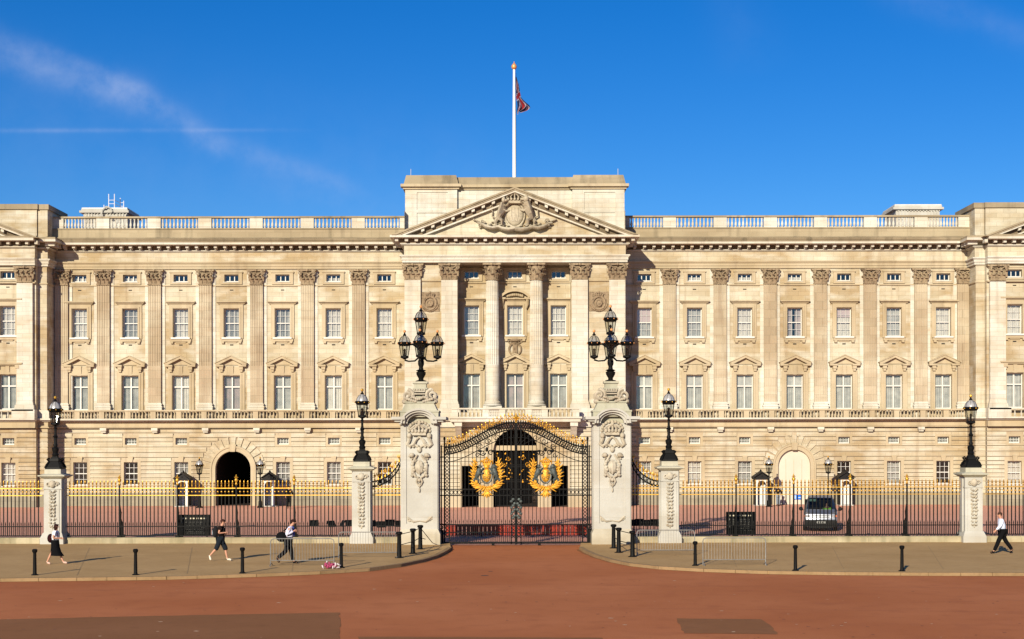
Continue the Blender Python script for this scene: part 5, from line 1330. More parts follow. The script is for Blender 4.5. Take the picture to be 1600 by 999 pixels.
    s.blob((cx,-.03,cz+1.08),(.07,.04,.12)); part('iron_scrolls', s, IRON, t, smooth=50)
    # lock panel with foliage at the meeting stile
    s = MB()
    for k in range(10): s.blob((sg*(GW-.15+.09*math.sin(k*2.1)),-.05,1.35+.10*k),(.08,.05,.07))
    part('lock_panel', s, GREEN, t, smooth=50)
    s = MB(); s.cbox(sg*(GW*.68),-.05,.0,.14,.12,.12); part('drop_bolt', s, IRON, t)
    return t
gate_leaf(1, 'left leaf of the great black iron gates with gilt coat of arms')
gate_leaf(-1, 'right leaf of the great black iron gates with gilt coat of arms')
mb = MB(); mb.lathe(0,0,[(.05,0),(.09,.06),(.04,.12),(.10,.24),(.04,.34),(.02,.44)],8); mb.blob((-.1,0,.2),(.06,.03,.05)); mb.blob((.1,0,.2),(.06,.03,.05)); mb.box(-.03,.03,-.03,.03,-.05,.05)
o = part('gate_finial', mb, GOLD, None, (GM, YG, gtop(1)+.05), smooth=50); tag(o, 'gold finial at the crest where the two gate leaves meet', 'finial')
# dark iron side posts between gates and piers
for sg, gx, lb in ((1, wx(689.5,YG), 'narrow iron side panel between left gate pier and gate'), (-1, wx(921,YG), 'narrow iron side panel between gate and right gate pier')):
    mb = MB(); mb.box(-.03,.03,-.03,.03,0,4.9); mb.box(-.10,.10,-.10,.12,0,.75)
    for z in (1.0,2.42,2.72,4.3): mb.box(-.12,.12,-.02,.02,z,z+.05)
    m = MB(); m.spiral(0,0,.9,.16,sg,1.4,.04); mb.merge(m)
    o = part('gate_side_panel', mb, IRON, None, (gx, YG+.1, 0)); tag(o, lb, 'gate panel')
# red barrier inside the gates
YB = 77.6; x0, x1 = wx(696,YB), wx(917,YB); t = thing('red_barrier', ((x0+x1)/2, YB, 0), 'low red slatted barrier just inside the great gates', 'barrier'); w = x1-x0
REDB = mat('red_barrier_paint', (.42,.038,.010), .7, var=(.20,.014,.006), scale=2.5)
mb = MB(); n = 34
for i in range(n): a = -w/2+w*i/n; mb.box(a+.015,a+w/n-.015,-.02,.02,.06,.52)
part('slats', mb, REDB, t); mb = MB(); mb.box(-w/2,w/2,-.03,.0,.52,.62); mb.box(-w/2,w/2,-.04,-.021,.04,.09); part('rail', mb, mat('dark_red_paint', (.20,.015,.01), .6), t)
for k in range(5): mb = MB(); x = -w/2+.1+k*(w-.2)/4; mb.box(x-.04,x+.04,.02,.10,0,.62); mb.box(x-.05,x+.05,-.3,.3,0,.05); part('leg', mb, IRON, t)
# ------------------------------------------------------------------ bollards, barriers
def bollard(loc, label, h=.97, r=.070, grp='slim bollards along the kerb'):
    mb = MB(); mb.lathe(0,0,[(r*1.9,0),(r*1.9,.03),(r*1.1,.05),(r,.10),(r*.85,h-.16),(r*.9,h-.14),(r*1.35,h-.10),(r*1.4,h-.03),(r*.9,h)],12)
    o = part('bollard', mb, IRON, None, loc, smooth=35); return tag(o, label, 'bollard', grp)
bl = [(54,897.5,'leftmost slim black bollard, left of the walking woman'),(211.5,897.5,'slim black bollard between the woman and the man in shorts'),(378.5,895,'slim black bollard just right of the man in shorts'),(533,886.5,'slim black bollard with a pink bundle at its foot'),
      (1086,884.5,'slim black bollard between the two right crowd barriers'),(1242.5,892.5,'slim black bollard on the kerb below the grey van'),(1409,893.5,'rightmost slim black bollard, nearest the man in the pale shirt')]
b0 = None
for px, py, lb in bl:
    x, y = ground(px, py, .12)
    if b0 is None: b0 = bollard((x,y,.11), lb)
    else: dup(b0, (x,y,.11), lb)
gl = [(623.5,871.5,'thick black bollard left of the gates, nearest the road'),(645,865,'thick black bollard left of the gates, middle of its three'),(656.5,858,'thick black bollard standing against the left gate pier'),
      (958.5,857,'thick black bollard standing against the right gate pier'),(966.5,864,'thick black bollard right of the gates, middle of its three'),(988,870.5,'thick black bollard right of the gates, nearest the road')]
g0 = None; GP = []
for px, py, lb in gl:
    x, y = ground(px, py, .12); GP.append((x,y))
    if g0 is None: g0 = bollard((x,y,.11), lb, 1.12, .10, 'thick bollards beside the gate piers')
    else: dup(g0, (x,y,.11), lb)
for ids, end, lb in (((0,1,2), (wx(676,69.6),69.3,.2), 'thin iron rods linking the thick bollards left of the gates'), ((5,4,3), (wx(990,69.6)-1.0,69.3,.2), 'thin iron rods linking the thick bollards right of the gates')):
    mb = MB()
    for a, b in zip(ids[:-1], ids[1:]):
        for z in (.55,1.0): mb.tube([(*GP[a],z+.1),(*GP[b],z+.1)], .018, 5)
    c = GP[ids[-1]]; mb.tube([(*c,1.1),end], .018, 5); mb.tube([(*c,.65),(c[0]*.6+end[0]*.4,end[1]*.4+c[1]*.6,.5)], .018, 5)
    o = part('linking_rod', mb, IRON); tag(o, lb, 'rod')
STEEL = mat('galvanised_steel', (.30,.29,.27), .55, metal=.5, var=(.22,.21,.20), scale=6)
def barrier(px0, px1, py, label, n=22, wheel=False):
    (xa, y), (xb, _) = ground(px0, py, .12), ground(px1, py, .12); w = xb-xa
    t = thing('crowd_barrier', ((xa+xb)/2, y, .12), label, 'barrier', 'steel crowd barriers on the pavement')
    mb = MB(); h = 1.08; zb = .22; r = .12
    pts = [(-w/2,0,.0),(-w/2,0,h-r),(-w/2+r*.3,0,h-r*.3),(-w/2+r,0,h),(w/2-r,0,h),(w/2-r*.3,0,h-r*.3),(w/2,0,h-r),(w/2,0,0)]
    mb.tube(pts, .021, 6); mb.tube([(-w/2,0,zb),(w/2,0,zb)], .017, 6); part('frame', mb, STEEL, t, smooth=40)
    mb = MB()
    for i in range(1, n): x = -w/2+w*i/n; mb.tube([(x,0,zb),(x,0,h-.01)], .0075, 4)
    part('bars', mb, STEEL, t)
    for sx in (-1,1):
        mb = MB(); x = sx*(w/2-.02); mb.tube([(x,-.34,.01),(x,-.24,.05),(x,0,.12),(x,.24,.05),(x,.34,.01)], .018, 5); part('foot', mb, STEEL, t)
    return t
barrier(422.5, 521.5, 884, 'crowd barrier nearest the kerb, in front of the man with the black bag'); barrier(529, 621.5, 871, 'crowd barrier left of the gates beside the thick bollards')
barrier(995, 1085, 868, 'crowd barrier right of the gates in front of the small pier'); barrier(1098, 1196, 884, 'crowd barrier near the kerb right of the slim bollard')
# pink bundle
x, y = ground(519, 888, .12); t = thing('flower_bundle', (x,y,.12), 'crumpled pink and white bundle lying beside the bollard', 'bundle'); r_ = random.Random(9)
PINK = mat('pink_petals', (.40,.06,.14), .8, var=(.20,.02,.06), scale=20); PLAS = mat('clear_wrapping', (.42,.35,.38), .4)
mb = MB()
for k in range(26): mb.blob((r_.uniform(-.26,.2),r_.uniform(-.14,.14),r_.uniform(.05,.2)),(.06,.06,.05),Matrix.Rotation(r_.random()*3,3,'X'),6,4)
part('petals', mb, PINK, t, smooth=60); mb = MB()
for k in range(9): mb.blob((r_.uniform(-.36,.34),r_.uniform(-.16,.16),r_.uniform(.04,.22)),(.10,.05,.035),Matrix.Rotation(r_.random()*3,3,'Y'),5,3)
part('wrapping', mb, PLAS, t)
# ------------------------------------------------------------------ inside the forecourt
def sentry(px, label):
    Y = 117.6 if px < 700 or px > 900 else 114; x = wx(px, Y); s = F/Y; t = thing('sentry_box', (x, Y, 0), label, 'sentry box', 'sentry boxes along the palace wall')
    DG = mat('dark_grey_paint', (.010,.009,.009), .6, spec=.2) if 'dark_grey_paint' not in bpy.data.materials else bpy.data.materials['dark_grey_paint']
    mb = MB(); w, d, h = 1.05, 1.0, 2.15
    for sx in (-1,1): a, b = sorted((sx*(w/2), sx*(w/2-.06))); mb.box(a,b,-d/2,d/2,0,h)
    mb.box(-w/2+.06,w/2-.06,d/2-.06,d/2,0,h)
    part('side_walls', mb, DG, t)
    mb = MB(); n = 14; r = .34; zs_ = h-.45
    for sx in (-1,1): a, b = sorted((sx*(w/2-.06), sx*r)); mb.box(a,b,-d/2-.01,-d/2+.06,0,zs_)
    mb.prism([(r,zs_)]+[(r*math.cos(math.pi*k/n), zs_+r*math.sin(math.pi*k/n)) for k in range(1,n)]+[(-r,zs_),(-w/2+.06,zs_),(-w/2+.06,h),(w/2-.06,h),(w/2-.06,zs_)], -d/2-.01, -d/2+.06)
    part('front_frame', mb, WHITE, t)
    mb = MB(); mb.box(-w/2+.08,w/2-.08,d/2-.1,d/2-.065,.02,h-.1); part('inner_panel', mb, mat('grey_white_lining', (.62,.61,.60), .6) if 'grey_white_lining' not in bpy.data.materials else bpy.data.materials['grey_white_lining'], t)
    mb = MB(); mb.box(-w/2-.10,w/2+.10,-d/2-.14,d/2+.1,h,h+.12)
    for sx in (-1,1): mb.prism([(sx*(w/2+.18),h+.12),(sx*(w/2+.18),h+.18),(0,h+.66),(0,h+.56)], -d/2-.22, d/2+.15)
    mb.prism([(-w/2-.02,h+.12),(w/2+.02,h+.12),(0,h+.54)], -d/2-.06, d/2+.05); mb.lathe(0,0,[(.06,h+.6),(.09,h+.72),(.02,h+.82)],6); mb.blob((0,-d/2-.09,h+.28),(.05,.03,.07))
    part('roof', mb, DG, t)
    mb = MB(); mb.box(-w/2-.08,w/2+.08,-d/2-.1,d/2+.08,0,.07); part('step', mb, S_PIER, t)
    return t
s1 = sentry(286.5, 'sentry box with arched front, farthest left by the palace wall')
for px, lb in ((421.5,'sentry box with arched front just right of the dark archway'),(1188.5,'sentry box with arched front just left of the closed cream arch'),(1320,'sentry box with arched front behind the grey van')):
    dup(s1, (wx(px,117.6),117.6,0), lb)
def court_lamp(px, label):
    Y = 115.0; t = thing('forecourt_lamp', (wx(px,Y),Y,0), label, 'lamp', 'lamp posts beside the two archways')
    mb = MB(); mb.lathe(0,0,[(.26,0),(.26,.08),(.16,.14),(.14,.5),(.09,.6),(.07,1.0),(.055,1.9),(.09,1.98),(.05,2.05),(.05,2.62)],10); part('post', mb, IRON, t, smooth=40)
    lamp_parts(t, 2.75, s=.95)
    return t
c1 = court_lamp(311.5, 'black lamp post just left of the dark archway')
for px, lb in ((406.5,'black lamp post just right of the dark archway'),(1201.5,'black lamp post just left of the closed cream arch'),(1294,'black lamp post just right of the closed cream arch')): dup(c1, (wx(px,115),115,0), lb)
def music_stand(px, py, Y, rz, tilt, label):
    x = wx(px, Y); t = thing('music_stand', (x,Y,0), label, 'music stand', 'black music stands inside the railings', rz)
    zt = wz(py, Y)
    m = MB(); m.box(-.24,.24,-.01,.01,-.17,.17); m.box(-.24,.24,-.07,.0,-.19,-.17)
    b = MB(); b.merge(m, Matrix.Translation((0,0,zt)) @ Matrix.Rotation(tilt,4,'X')); part('desk', b, IRON, t)
    b = MB(); b.tube([(0,.03,.3),(0,.03,zt)], .016, 6); part('pole', b, IRON, t)
    for k in range(3): a = k*2.094+.5; b = MB(); b.tube([(0,.03,.34),(.28*math.cos(a),.03+.28*math.sin(a),.012)], .012, 5); part('leg', b, IRON, t)
ML = [(490,817,73.4,.1,'leftmost music stand left of the gates, standing alone'),(517.5,818,73.8,.75,'second music stand from the left, turned sideways'),(535,817.5,74.4,-1.1,'third music stand from the left, seen almost edge on'),
      (546.5,817,73.5,.2,'music stand half hidden behind the pier left of the gates'),(582.5,817.5,73.6,.8,'music stand just right of the small left pier'),(595.5,819,74.8,.3,'music stand in the middle of the left swept railing, lower one'),
      (609,816.5,73.4,.0,'widest looking music stand under the left swept railing'),(624,818,74.2,.15,'music stand tucked beside the left great pier')]
MR = [(991,817,73.6,.1,'music stand tucked beside the right great pier'),(999,816,74.1,-.1,'second music stand from the right great pier'),(1012,817.5,73.5,.4,'middle music stand under the right swept railing'),
      (1022,816.5,74.0,-.3,'fourth music stand from the right great pier'),(1031,818,73.4,.1,'music stand half hidden behind the pier right of the gates')]
for px, py, Y, rz, lb in ML+MR: music_stand(px, py, Y, rz, R(-28), lb)
# notice boards
def notice(px0, px1, py0, px_d, label, seed):
    Y = 71.5; x0, x1 = wx(px0,Y), wx(px1,Y); t = thing('notice_board', ((x0+x1)/2, Y, 0), label, 'notice board', 'black notice boards behind the railings'); w = x1-x0; zt = wz(py0,Y); zb = .42
    mb = MB(); mb.box(-w/2,w/2,0,.05,zb,zt); part('board', mb, mat('black_board', (.006,.006,.006), .6, spec=.15), t)
    mb = MB(); mb.box(-w/2-.03,w/2+.03,-.02,.0,zt-.05,zt+.02); mb.box(-w/2-.03,w/2+.03,-.02,.0,zb,zb+.05); mb.box(-w/2-.03,-w/2+.03,-.022,.0,zb+.05,zt-.05); mb.box(w/2-.03,w/2+.03,-.022,.0,zb+.05,zt-.05); part('frame', mb, IRON, t)
    for sx in (-1,1): mb = MB(); mb.box(sx*w*.4-.03,sx*w*.4+.03,.05,.1,0,zt-.1); part('leg', mb, IRON, t)
    r_ = random.Random(seed); mb = MB(); z = zt-.17
    k = -w/2+.16
    while k < w/2-.18: q = .05+.05*r_.random(); mb.box(k,k+q,-.006,0,z-.035,z+.03); k += q+.06
    mb.m = 1
    for row in range(7):
        z = zt-.36-.09*row; k = -w*.22-.1*r_.random(); e = w*.30
        while k < e: q = .03+.07*r_.random(); mb.box(k,k+q,-.004,0,z-.015,z+.015); k += q+.03
    for z in (zt-.36, zt-.72): mb.box(-w/2+.10,-w/2+.17,-.005,0,z-.04,z+.04)
    part('lettering', mb, [mat('cream_lettering', (.55,.50,.36), .6), mat('faded_lettering', (.10,.10,.09), .6)], t)
notice(279.5, 327.5, 804, 0, 'black notice board behind the left railing near the man in shorts', 3); notice(1135, 1180, 801, 0, 'black notice board behind the right railing left of the van', 5)
# ------------------------------------------------------------------ the van
YV = 81.4; xv = wx(1282, YV)
van = thing('van', (xv, YV, 0), 'silver grey van facing the camera inside the forecourt', 'van', None, -math.atan2(xv, YV+2))
PAINT = mat('silver_blue_paint', (.17,.185,.22), .32, metal=.4); VG = glass_mat('windscreen_glass', (.42,.47,.46), .07); RUB = mat('black_plastic', (.010,.010,.010), .7, spec=.2)
secs = [(0.00,.80,.78,.42,.80),(.06,.90,.86,.32,.98),(.40,.95,.84,.28,1.06),(.95,.96,.80,.28,1.16),(1.05,.96,.78,.28,1.22),(1.75,.96,.70,.28,1.84),(2.1,.96,.70,.28,1.93),(4.2,.96,.70,.28,1.93),(4.7,.94,.68,.30,1.86),(4.8,.90,.64,.34,1.2)]
def loft(secs):
    mb = MB(); vs = []; fs = []; m = 12
    for y, wb, wt, z0, z1 in secs:
        belt = min(z1, 1.10); pr = [(wb*.92,z0),(wb,z0+.12),(wb,min(.8,z1-.06)),(wb*.985,belt-.02 if belt < z1-.02 else z1-.04),(wt+(.02 if z1 < 1.3 else 0),z1-.07),(wt-.10,z1)]
        ring = [(x,z) for x,z in pr]+[(-x,z) for x,z in pr[::-1]]
        vs += [(x,y,z) for x,z in ring]
    for j in range(len(secs)-1):
        for k in range(m):
            if j == 4 and k == 5: continue        # opening for the windscreen
            a, b = j*m+k, j*m+(k+1)%m; fs.append((a,b,b+m,a+m))
    fs.append(tuple(range(m))); fs.append(tuple(range((len(secs)-1)*m,len(secs)*m))); return mb.add(vs, fs)
part('body', loft(secs), PAINT, van, smooth=35)
mb = MB(); mb.box(-.85,.85,2.1,2.2,.4,1.75); mb.box(-.8,.8,.9,1.25,.5,1.12); mb.box(.12,.62,1.75,1.95,.5,1.42); mb.box(-.62,-.12,1.75,1.95,.5,1.42); part('cabin', mb, RUB, van)
mb = MB(); mb.add([(-.80,1.03,1.225),(.80,1.03,1.225),(.66,1.70,1.83),(-.66,1.70,1.83)], [(0,1,2,3)]); mb.v = [(a,b-.035,c+.02) for a,b,c in mb.v]
ws = part('windscreen', mb, VG, van)
mb = MB(); mb.tube([(-.6,.98,1.28),(-.1,1.0,1.31)], .012); mb.tube([(.0,.98,1.28),(.5,1.0,1.31)], .012); part('wiper', mb, RUB, ws)
mb = MB()
for q in ((-.62,.42),(-.40,.42)): mb.add([(q[0],1.47,1.655),(q[0]+.17,1.47,1.655),(q[0]+.15,1.61,1.785),(q[0],1.61,1.785)], [(0,1,2,3)])
part('parking_permit', mb, mat('pale_green_paper', (.25,.38,.30), .6), ws)
for sx in (-1,1):
    mb = MB(); mb.add([(sx*.967,1.25,1.15),(sx*.967,2.5,1.15),(sx*.76,2.5,1.80),(sx*.78,1.78,1.78)], [(0,1,2,3)]); part('side_window', mb, VG, van)
    mb = MB(); a, b = sorted((sx*.56, sx*.86)); mb.add([(a,-.012 if sx > 0 else .045,.80),(b,.045 if sx > 0 else -.012,.80),(b,.07,.96),(a,.02,.96)], [(0,1,2,3)]); mb.v = [(x,y-.02,z) for x,y,z in mb.v]
    hl = MB(); hl.blob((sx*.70,.05,.86),(.17,.08,.08)); part('headlight', hl, mat('headlight_lens', (.24,.23,.23), .3, spec=.4), van, smooth=50)
    hl = MB(); hl.blob((sx*.86,.09,.87),(.06,.08,.07)); part('indicator', hl, mat('orange_lens', (.6,.16,.06), .3), van, smooth=50)
    mb = MB(); mb.blob((sx*1.10,1.15,1.24),(.12,.06,.12)); mb.tube([(sx*.95,1.2,1.16),(sx*1.08,1.16,1.2)], .03); part('wing_mirror', mb, RUB, van, smooth=50)
    for yy in (.85, 3.85):
        mb = MB(); m = MB(); m.lathe(0,0,[(.20,-.1),(.31,-.1),(.33,-.06),(.33,.06),(.31,.1),(.20,.1)],20); mb.merge(m, Matrix.Translation((sx*.85,yy,.33)) @ Matrix.Rotation(math.pi/2,4,'Y'))
        wl = part('wheel', mb, RUB, van, smooth=40); mb = MB(); m = MB(); m.lathe(0,0,[(.20,-.08),(.2,.08)],14); mb.merge(m, Matrix.Translation((sx*.86,yy,.33)) @ Matrix.Rotation(math.pi/2,4,'Y')); part('hub', mb, STEEL, wl)
mb = MB(); mb.box(-.86,.86,-.09,.2,.28,.66); mb.box(-.90,.90,-.05,.35,.34,.60); mb.box(-.6,.6,-.10,.0,.20,.30); part('bumper', mb, RUB, van)
mb = MB(); mb.box(-.50,.50,-.035,.04,.80,.86); mb.box(-.50,.50,-.03,.04,.90,.935); part('grille', mb, mat('chrome', (.24,.25,.26), .35, metal=.7), van)
mb = MB(); mb.box(-.26,.26,-.105,-.09,.47,.58); mb.m = 1; mb.box(-.26,-.21,-.108,-.105,.47,.58); mb.m = 2
for k in range(7): mb.box(-.17+.055*k,-.14+.055*k,-.108,-.105,.49,.56)
part('number_plate', mb, [mat('plate_white', (.30,.31,.29), .5), mat('plate_blue', (.02,.06,.4), .5), RUB], van)
# ------------------------------------------------------------------ people
def skin(verts, edges, root):
    """grow a surface round a stick figure and return (verts, faces) of it"""
    me = bpy.data.meshes.new('tmp'); me.from_pydata([v[0] for v in verts], edges, [])
    ob = bpy.data.objects.new('tmp', me); COL.objects.link(ob); m = ob.modifiers.new('s', 'SKIN'); m.use_smooth_shade = True
    sk = me.skin_vertices[0].data
    for i, v in enumerate(verts):
        r = v[1]; sk[i].radius = (r, r) if isinstance(r, (int, float)) else r
        sk[i].use_root = (i in root) if isinstance(root, (list, tuple, set)) else (i == root)
    s2 = ob.modifiers.new('d', 'SUBSURF'); s2.levels = 1; s2.render_levels = 1
    dg = bpy.context.evaluated_depsgraph_get(); dg.update(); e = ob.evaluated_get(dg); mm = e.to_mesh()
    vs = [tuple(v.co) for v in mm.vertices]; fs = [tuple(p.vertices) for p in mm.polygons]; e.to_mesh_clear()
    bpy.data.objects.remove(ob); bpy.data.meshes.remove(me); return vs, fs
SKINM = mat('skin', (.50,.25,.16), .6); HAIR = {}
def cloth(name, col, **k): return bpy.data.materials.get(name) or mat(name, col, .9, spec=.08, **k)
def person(loc, face, h, label, J, wear, hair_col, long_hair=False, grp=None):
    """J: joints for a 1.72 m figure looking along +x; face = +1/-1 (walks towards +x / -x)"""
    t = thing('person', loc, label, 'person', grp, 0 if face > 0 else math.pi); k = h/1.72
    S = lambda p: (p[0]*k, p[1]*k, p[2]*k)
    V = []; E = []; idx = {}
    def vtx(n, p, r): idx[n] = len(V); V.append((S(p), (r[0]*k, r[1]*k) if isinstance(r, tuple) else r*k)); return idx[n]
    lean = J.get('lean', 0.03)
    vtx('pel', (0,0,.95), (.11,.14)); vtx('wai', (lean*.4,0,1.10), (.095,.13)); vtx('che', (lean,0,1.30), (.11,.155)); vtx('nb', (lean*1.2,0,1.44), (.07,.08)); vtx('nk', (lean*1.3+.01,0,1.50), .052)
    hd = J.get('head', .03); hz = J.get('hz', 0)
    vtx('h1', (lean*1.4+hd,0,1.565+hz), (.070,.065)); vtx('h2', (lean*1.4+hd-.005,0,1.62+hz), (.093,.075)); vtx('h3', (lean*1.4+hd-.01,0,1.675+hz), (.078,.066))
    for a, b in (('pel','wai'),('wai','che'),('che','nb'),('nb','nk'),('nk','h1'),('h1','h2'),('h2','h3')): E.append((idx[a], idx[b]))
    for s, sg in (('l',1),('r',-1)):
        sh = (lean, sg*.185, 1.395); vtx('sh'+s, sh, .058); el = J['el'+s]; wr = J['wr'+s]; vtx('el'+s, (el[0], sg*el[1], el[2]), .041); vtx('wr'+s, (wr[0], sg*wr[1], wr[2]), .027)
        d = (Vector((wr[0], sg*wr[1], wr[2]))-Vector((el[0], sg*el[1], el[2]))).normalized(); pm = Vector((wr[0], sg*wr[1], wr[2]))+d*.06; vtx('pm'+s, tuple(pm), (.034,.02))
        E += [(idx['che'],idx['sh'+s]),(idx['sh'+s],idx['el'+s]),(idx['el'+s],idx['wr'+s]),(idx['wr'+s],idx['pm'+s])]
        # fingers and thumb
        side = d.cross(Vector((0,1,0))).normalized(); curl = (d*.6+Vector((0,-sg*.5,-.2))).normalized()
        for q in range(4):
            b0_ = pm+d*.03+side*(q-1.5)*.018; i0 = vtx('f%d%s'%(q,s), tuple(b0_), .0085); i1 = vtx('g%d%s'%(q,s), tuple(b0_+d*(.030+.004*(1-abs(q-1.5)))), .0080); i2 = vtx('j%d%s'%(q,s), tuple(b0_+d*.036+curl*(.030-.004*abs(q-1.3))), .0065); E += [(idx['pm'+s],i0),(i0,i1),(i1,i2)]
        i0 = vtx('t'+s, tuple(pm+side*-.034-d*.01), .010); i1 = vtx('u'+s, tuple(pm+side*-.048+d*.025+Vector((0,-sg*.01,0))), .0085); E += [(idx['pm'+s],i0),(i0,i1)]
        hp = (0, sg*.085, .91); vtx('hp'+s, hp, .085); kn = J['kn'+s]; an = J['an'+s]; to = J['to'+s]
        vtx('kn'+s, (kn[0],sg*.09,kn[1]), .056); cf = ((kn[0]*.65+an[0]*.35)-.012, sg*.09, kn[1]*.65+an[1]*.35); vtx('cf'+s, cf, .052); vtx('an'+s, (an[0],sg*.085,an[1]), .034); hl_ = Vector((an[0],0,an[1]))-(Vector((to[0],0,to[1]))-Vector((an[0],0,an[1]))).normalized()*.02
        vtx('to'+s, (to[0],sg*.095,to[1]), (.026,.04)); vtx('md'+s, ((to[0]*.5+an[0]*.5),sg*.09,(to[1]*.6+an[1]*.4)), (.032,.036))
        E += [(idx['pel'],idx['hp'+s]),(idx['hp'+s],idx['kn'+s]),(idx['kn'+s],idx['cf'+s]),(idx['cf'+s],idx['an'+s]),(idx['an'+s],idx['md'+s]),(idx['md'+s],idx['to'+s])]
    vs, fs = skin(V, E, idx['pel']); mb = MB(); mb.add(vs, fs)
    hx = lean*1.4+hd
    mb.blob(S((hx+.092,0,1.61+hz)), (.022*k,.016*k,.024*k), n=6, m=4)                      # nose
    for sg in (-1,1): mb.blob(S((hx-.005,sg*.077,1.615+hz)), (.02*k,.012*k,.03*k), n=6, m=4)   # ears
    mb.m = 1
    for sg in (-1,1): mb.blob(S((hx+.078,sg*.032,1.632+hz)), (.010*k,.012*k,.007*k), n=6, m=4)
    mb.m = 2; mb.blob(S((hx+.084,0,1.568+hz)), (.008*k,.022*k,.006*k), n=6, m=4)
    part('body', mb, [SKINM, cloth('eye_dark',(.03,.02,.02)), cloth('lip',(.40,.14,.11))], t, smooth=70)
    # hair
    mb = MB(); c = S((hx-.022,0,1.668+hz)); mb.blob(c, (.100*k,.088*k,.078*k), n=12, m=8); 
    if long_hair:
        mb.blob(S((hx-.035,0,1.60+hz)), (.095*k,.100*k,.12*k), n=12, m=8); mb.blob(S((hx-.04,.06,1.53+hz)), (.055*k,.05*k,.08*k)); mb.blob(S((hx-.04,-.06,1.53+hz)), (.055*k,.05*k,.08*k)); mb.blob(S((hx+.045,0,1.70+hz)), (.055*k,.07*k,.035*k))
    else: mb.blob(S((hx-.055,0,1.635+hz)), (.055*k,.078*k,.065*k), n=10, m=6)
    part('hair', mb, cloth('hair_%d' % int(hair_col[0]*1000), hair_col), t, smooth=60)
    def garment(name, chain, m):
        vv = []; ee = []; ix = {}
        for n_, r, at_ in chain['v']:
            p = V[idx[n_]][0] if at_ is None else S(at_); ix[n_ if at_ is None else n_+'*'] = len(vv); vv.append((p, (r[0]*k, r[1]*k) if isinstance(r, tuple) else r*k))
        for a, b in chain['e']: ee.append((ix[a], ix[b]))
        a_, f_ = skin(vv, ee, 0); g = MB(); g.add(a_, f_); return part(name, g, m, t, smooth=70)
    for w_ in wear:
        kd = w_[0]
        if kd == 'shirt':
            lng = w_[2]; v_ = [('che',(.155,.21),None),('wai',(.148,.185),None),('pel',(.148,.180),None),('nb',(.075,.09),None)]; e_ = [('che','wai'),('wai','pel'),('che','nb')]
            for s in 'lr':
                v_.append(('sh'+s,.092,None)); e_.append(('che','sh'+s))
                if lng: v_ += [('el'+s,.074,None),('wr'+s,.048,None)]; e_ += [('sh'+s,'el'+s),('el'+s,'wr'+s)]
                else:
                    a, b = Vector(V[idx['sh'+s]][0])/k, Vector(V[idx['el'+s]][0])/k; m_ = a+(b-a)*.62; v_.append(('sl'+s,.078,tuple(m_))); e_.append(('sh'+s,'sl'+s+'*'))
            garment('shirt', {'v': v_, 'e': e_}, w_[1])
        elif kd == 'trousers':
            v_ = [('pel',(.155,.180),None)]; e_ = []
            for s in 'lr':
                v_ += [('hp'+s,.122,None),('kn'+s,.096 if w_[2] else .112,None)]; e_ += [('pel','hp'+s),('hp'+s,'kn'+s)]
                if w_[2]: v_ += [('cf'+s,.088,None),('an'+s,.080,None)]; e_ += [('kn'+s,'cf'+s),('cf'+s,'an'+s)]
                else:
                    a, b = Vector(V[idx['kn'+s]][0])/k, Vector(V[idx['cf'+s]][0])/k; v_.append(('kk'+s,.10,tuple(a+(b-a)*.5))); e_.append(('kn'+s,'kk'+s+'*'))
            garment('trousers', {'v': v_, 'e': e_}, w_[1])
        elif kd == 'skirt':
            g = MB(); n = 28; rows = [(1.06,.16,.19,0),(.92,.175,.195,0),(.75,.18,.195,.01),(.55,.22,.215,.03),(.37,.30,.23,.07)]; vs_ = []
            for z, rx, ry, ox in rows:
                for q in range(n): a = 2*math.pi*q/n; wv = 1+.06*math.sin(q*2.2)*(1.05-z); vs_.append(S((ox+rx*wv*math.cos(a), ry*wv*math.sin(a), z-.02*math.cos(a)*(1-z))))
            g.add(vs_, [(j*n+q, j*n+(q+1)%n, (j+1)*n+(q+1)%n, (j+1)*n+q) for j in range(len(rows)-1) for q in range(n)]+[tuple(range(n))]); part('skirt', g, w_[1], t, smooth=60)
        elif kd == 'shoes':
            for s in 'lr':
                a, m_, b = (Vector(V[idx[q+s]][0]) for q in ('an','md','to')); g = MB()
                d = (b-a).normalized(); heel = a-Vector((d.x*.05*k,0,.035*k)); 
                vv = [(tuple(heel),.042*k),(tuple(m_),(.042*k,.048*k)),(tuple(b+d*.02*k),(.030*k,.046*k)),(tuple(a+Vector((0,0,.02*k))),.046*k)]; a_, f_ = skin(vv, [(0,1),(1,2),(0,3)], 0); g.add(a_, f_); part('shoe', g, w_[1], t, smooth=70)
        elif kd == 'bag':
            g = MB(); p, rr = w_[2], w_[3]; g.blob(S(p), tuple(q*k for q in rr), n=14, m=9); g.v = [tuple(v) for v in g.v]; o = part('bag', g, w_[1], t, smooth=60)
            if len(w_) > 4:
                g = MB(); g.blob(S((p[0]-.06,p[1],p[2]-.02)), (rr[0]*.75*k,rr[1]*.7*k,rr[2]*.6*k), n=10, m=6); part('pocket', g, w_[4], o, smooth=60)
            g = MB()
            for sg in (-1,1): g.tube([S((p[0]+.05,sg*.11,1.25)),S((lean-.02,sg*.13,1.46)),S((lean+.12,sg*.13,1.34)),S((lean+.11,sg*.14,1.15)),S((-.02,sg*.17,1.08))], .016*k, 5)
            part('strap', g, w_[1], o)
        elif kd == 'tie':
            g = MB(); g.tube([S((lean+.10,0,1.43)),S((lean+.145,0,1.28)),S((lean+.125,0,1.08))], [.018*k,.03*k,.035*k], 5); part('tie', g, w_[1], t)
        elif kd == 'cap':
            g = MB(); g.lathe(hx*k-.01*k,0,[(.10*k,(1.66+hz)*k),(.115*k,(1.70+hz)*k),(.10*k,(1.76+hz)*k),(.03*k,(1.78+hz)*k)],12); part('hat', g, w_[1], t, smooth=50)
    return t
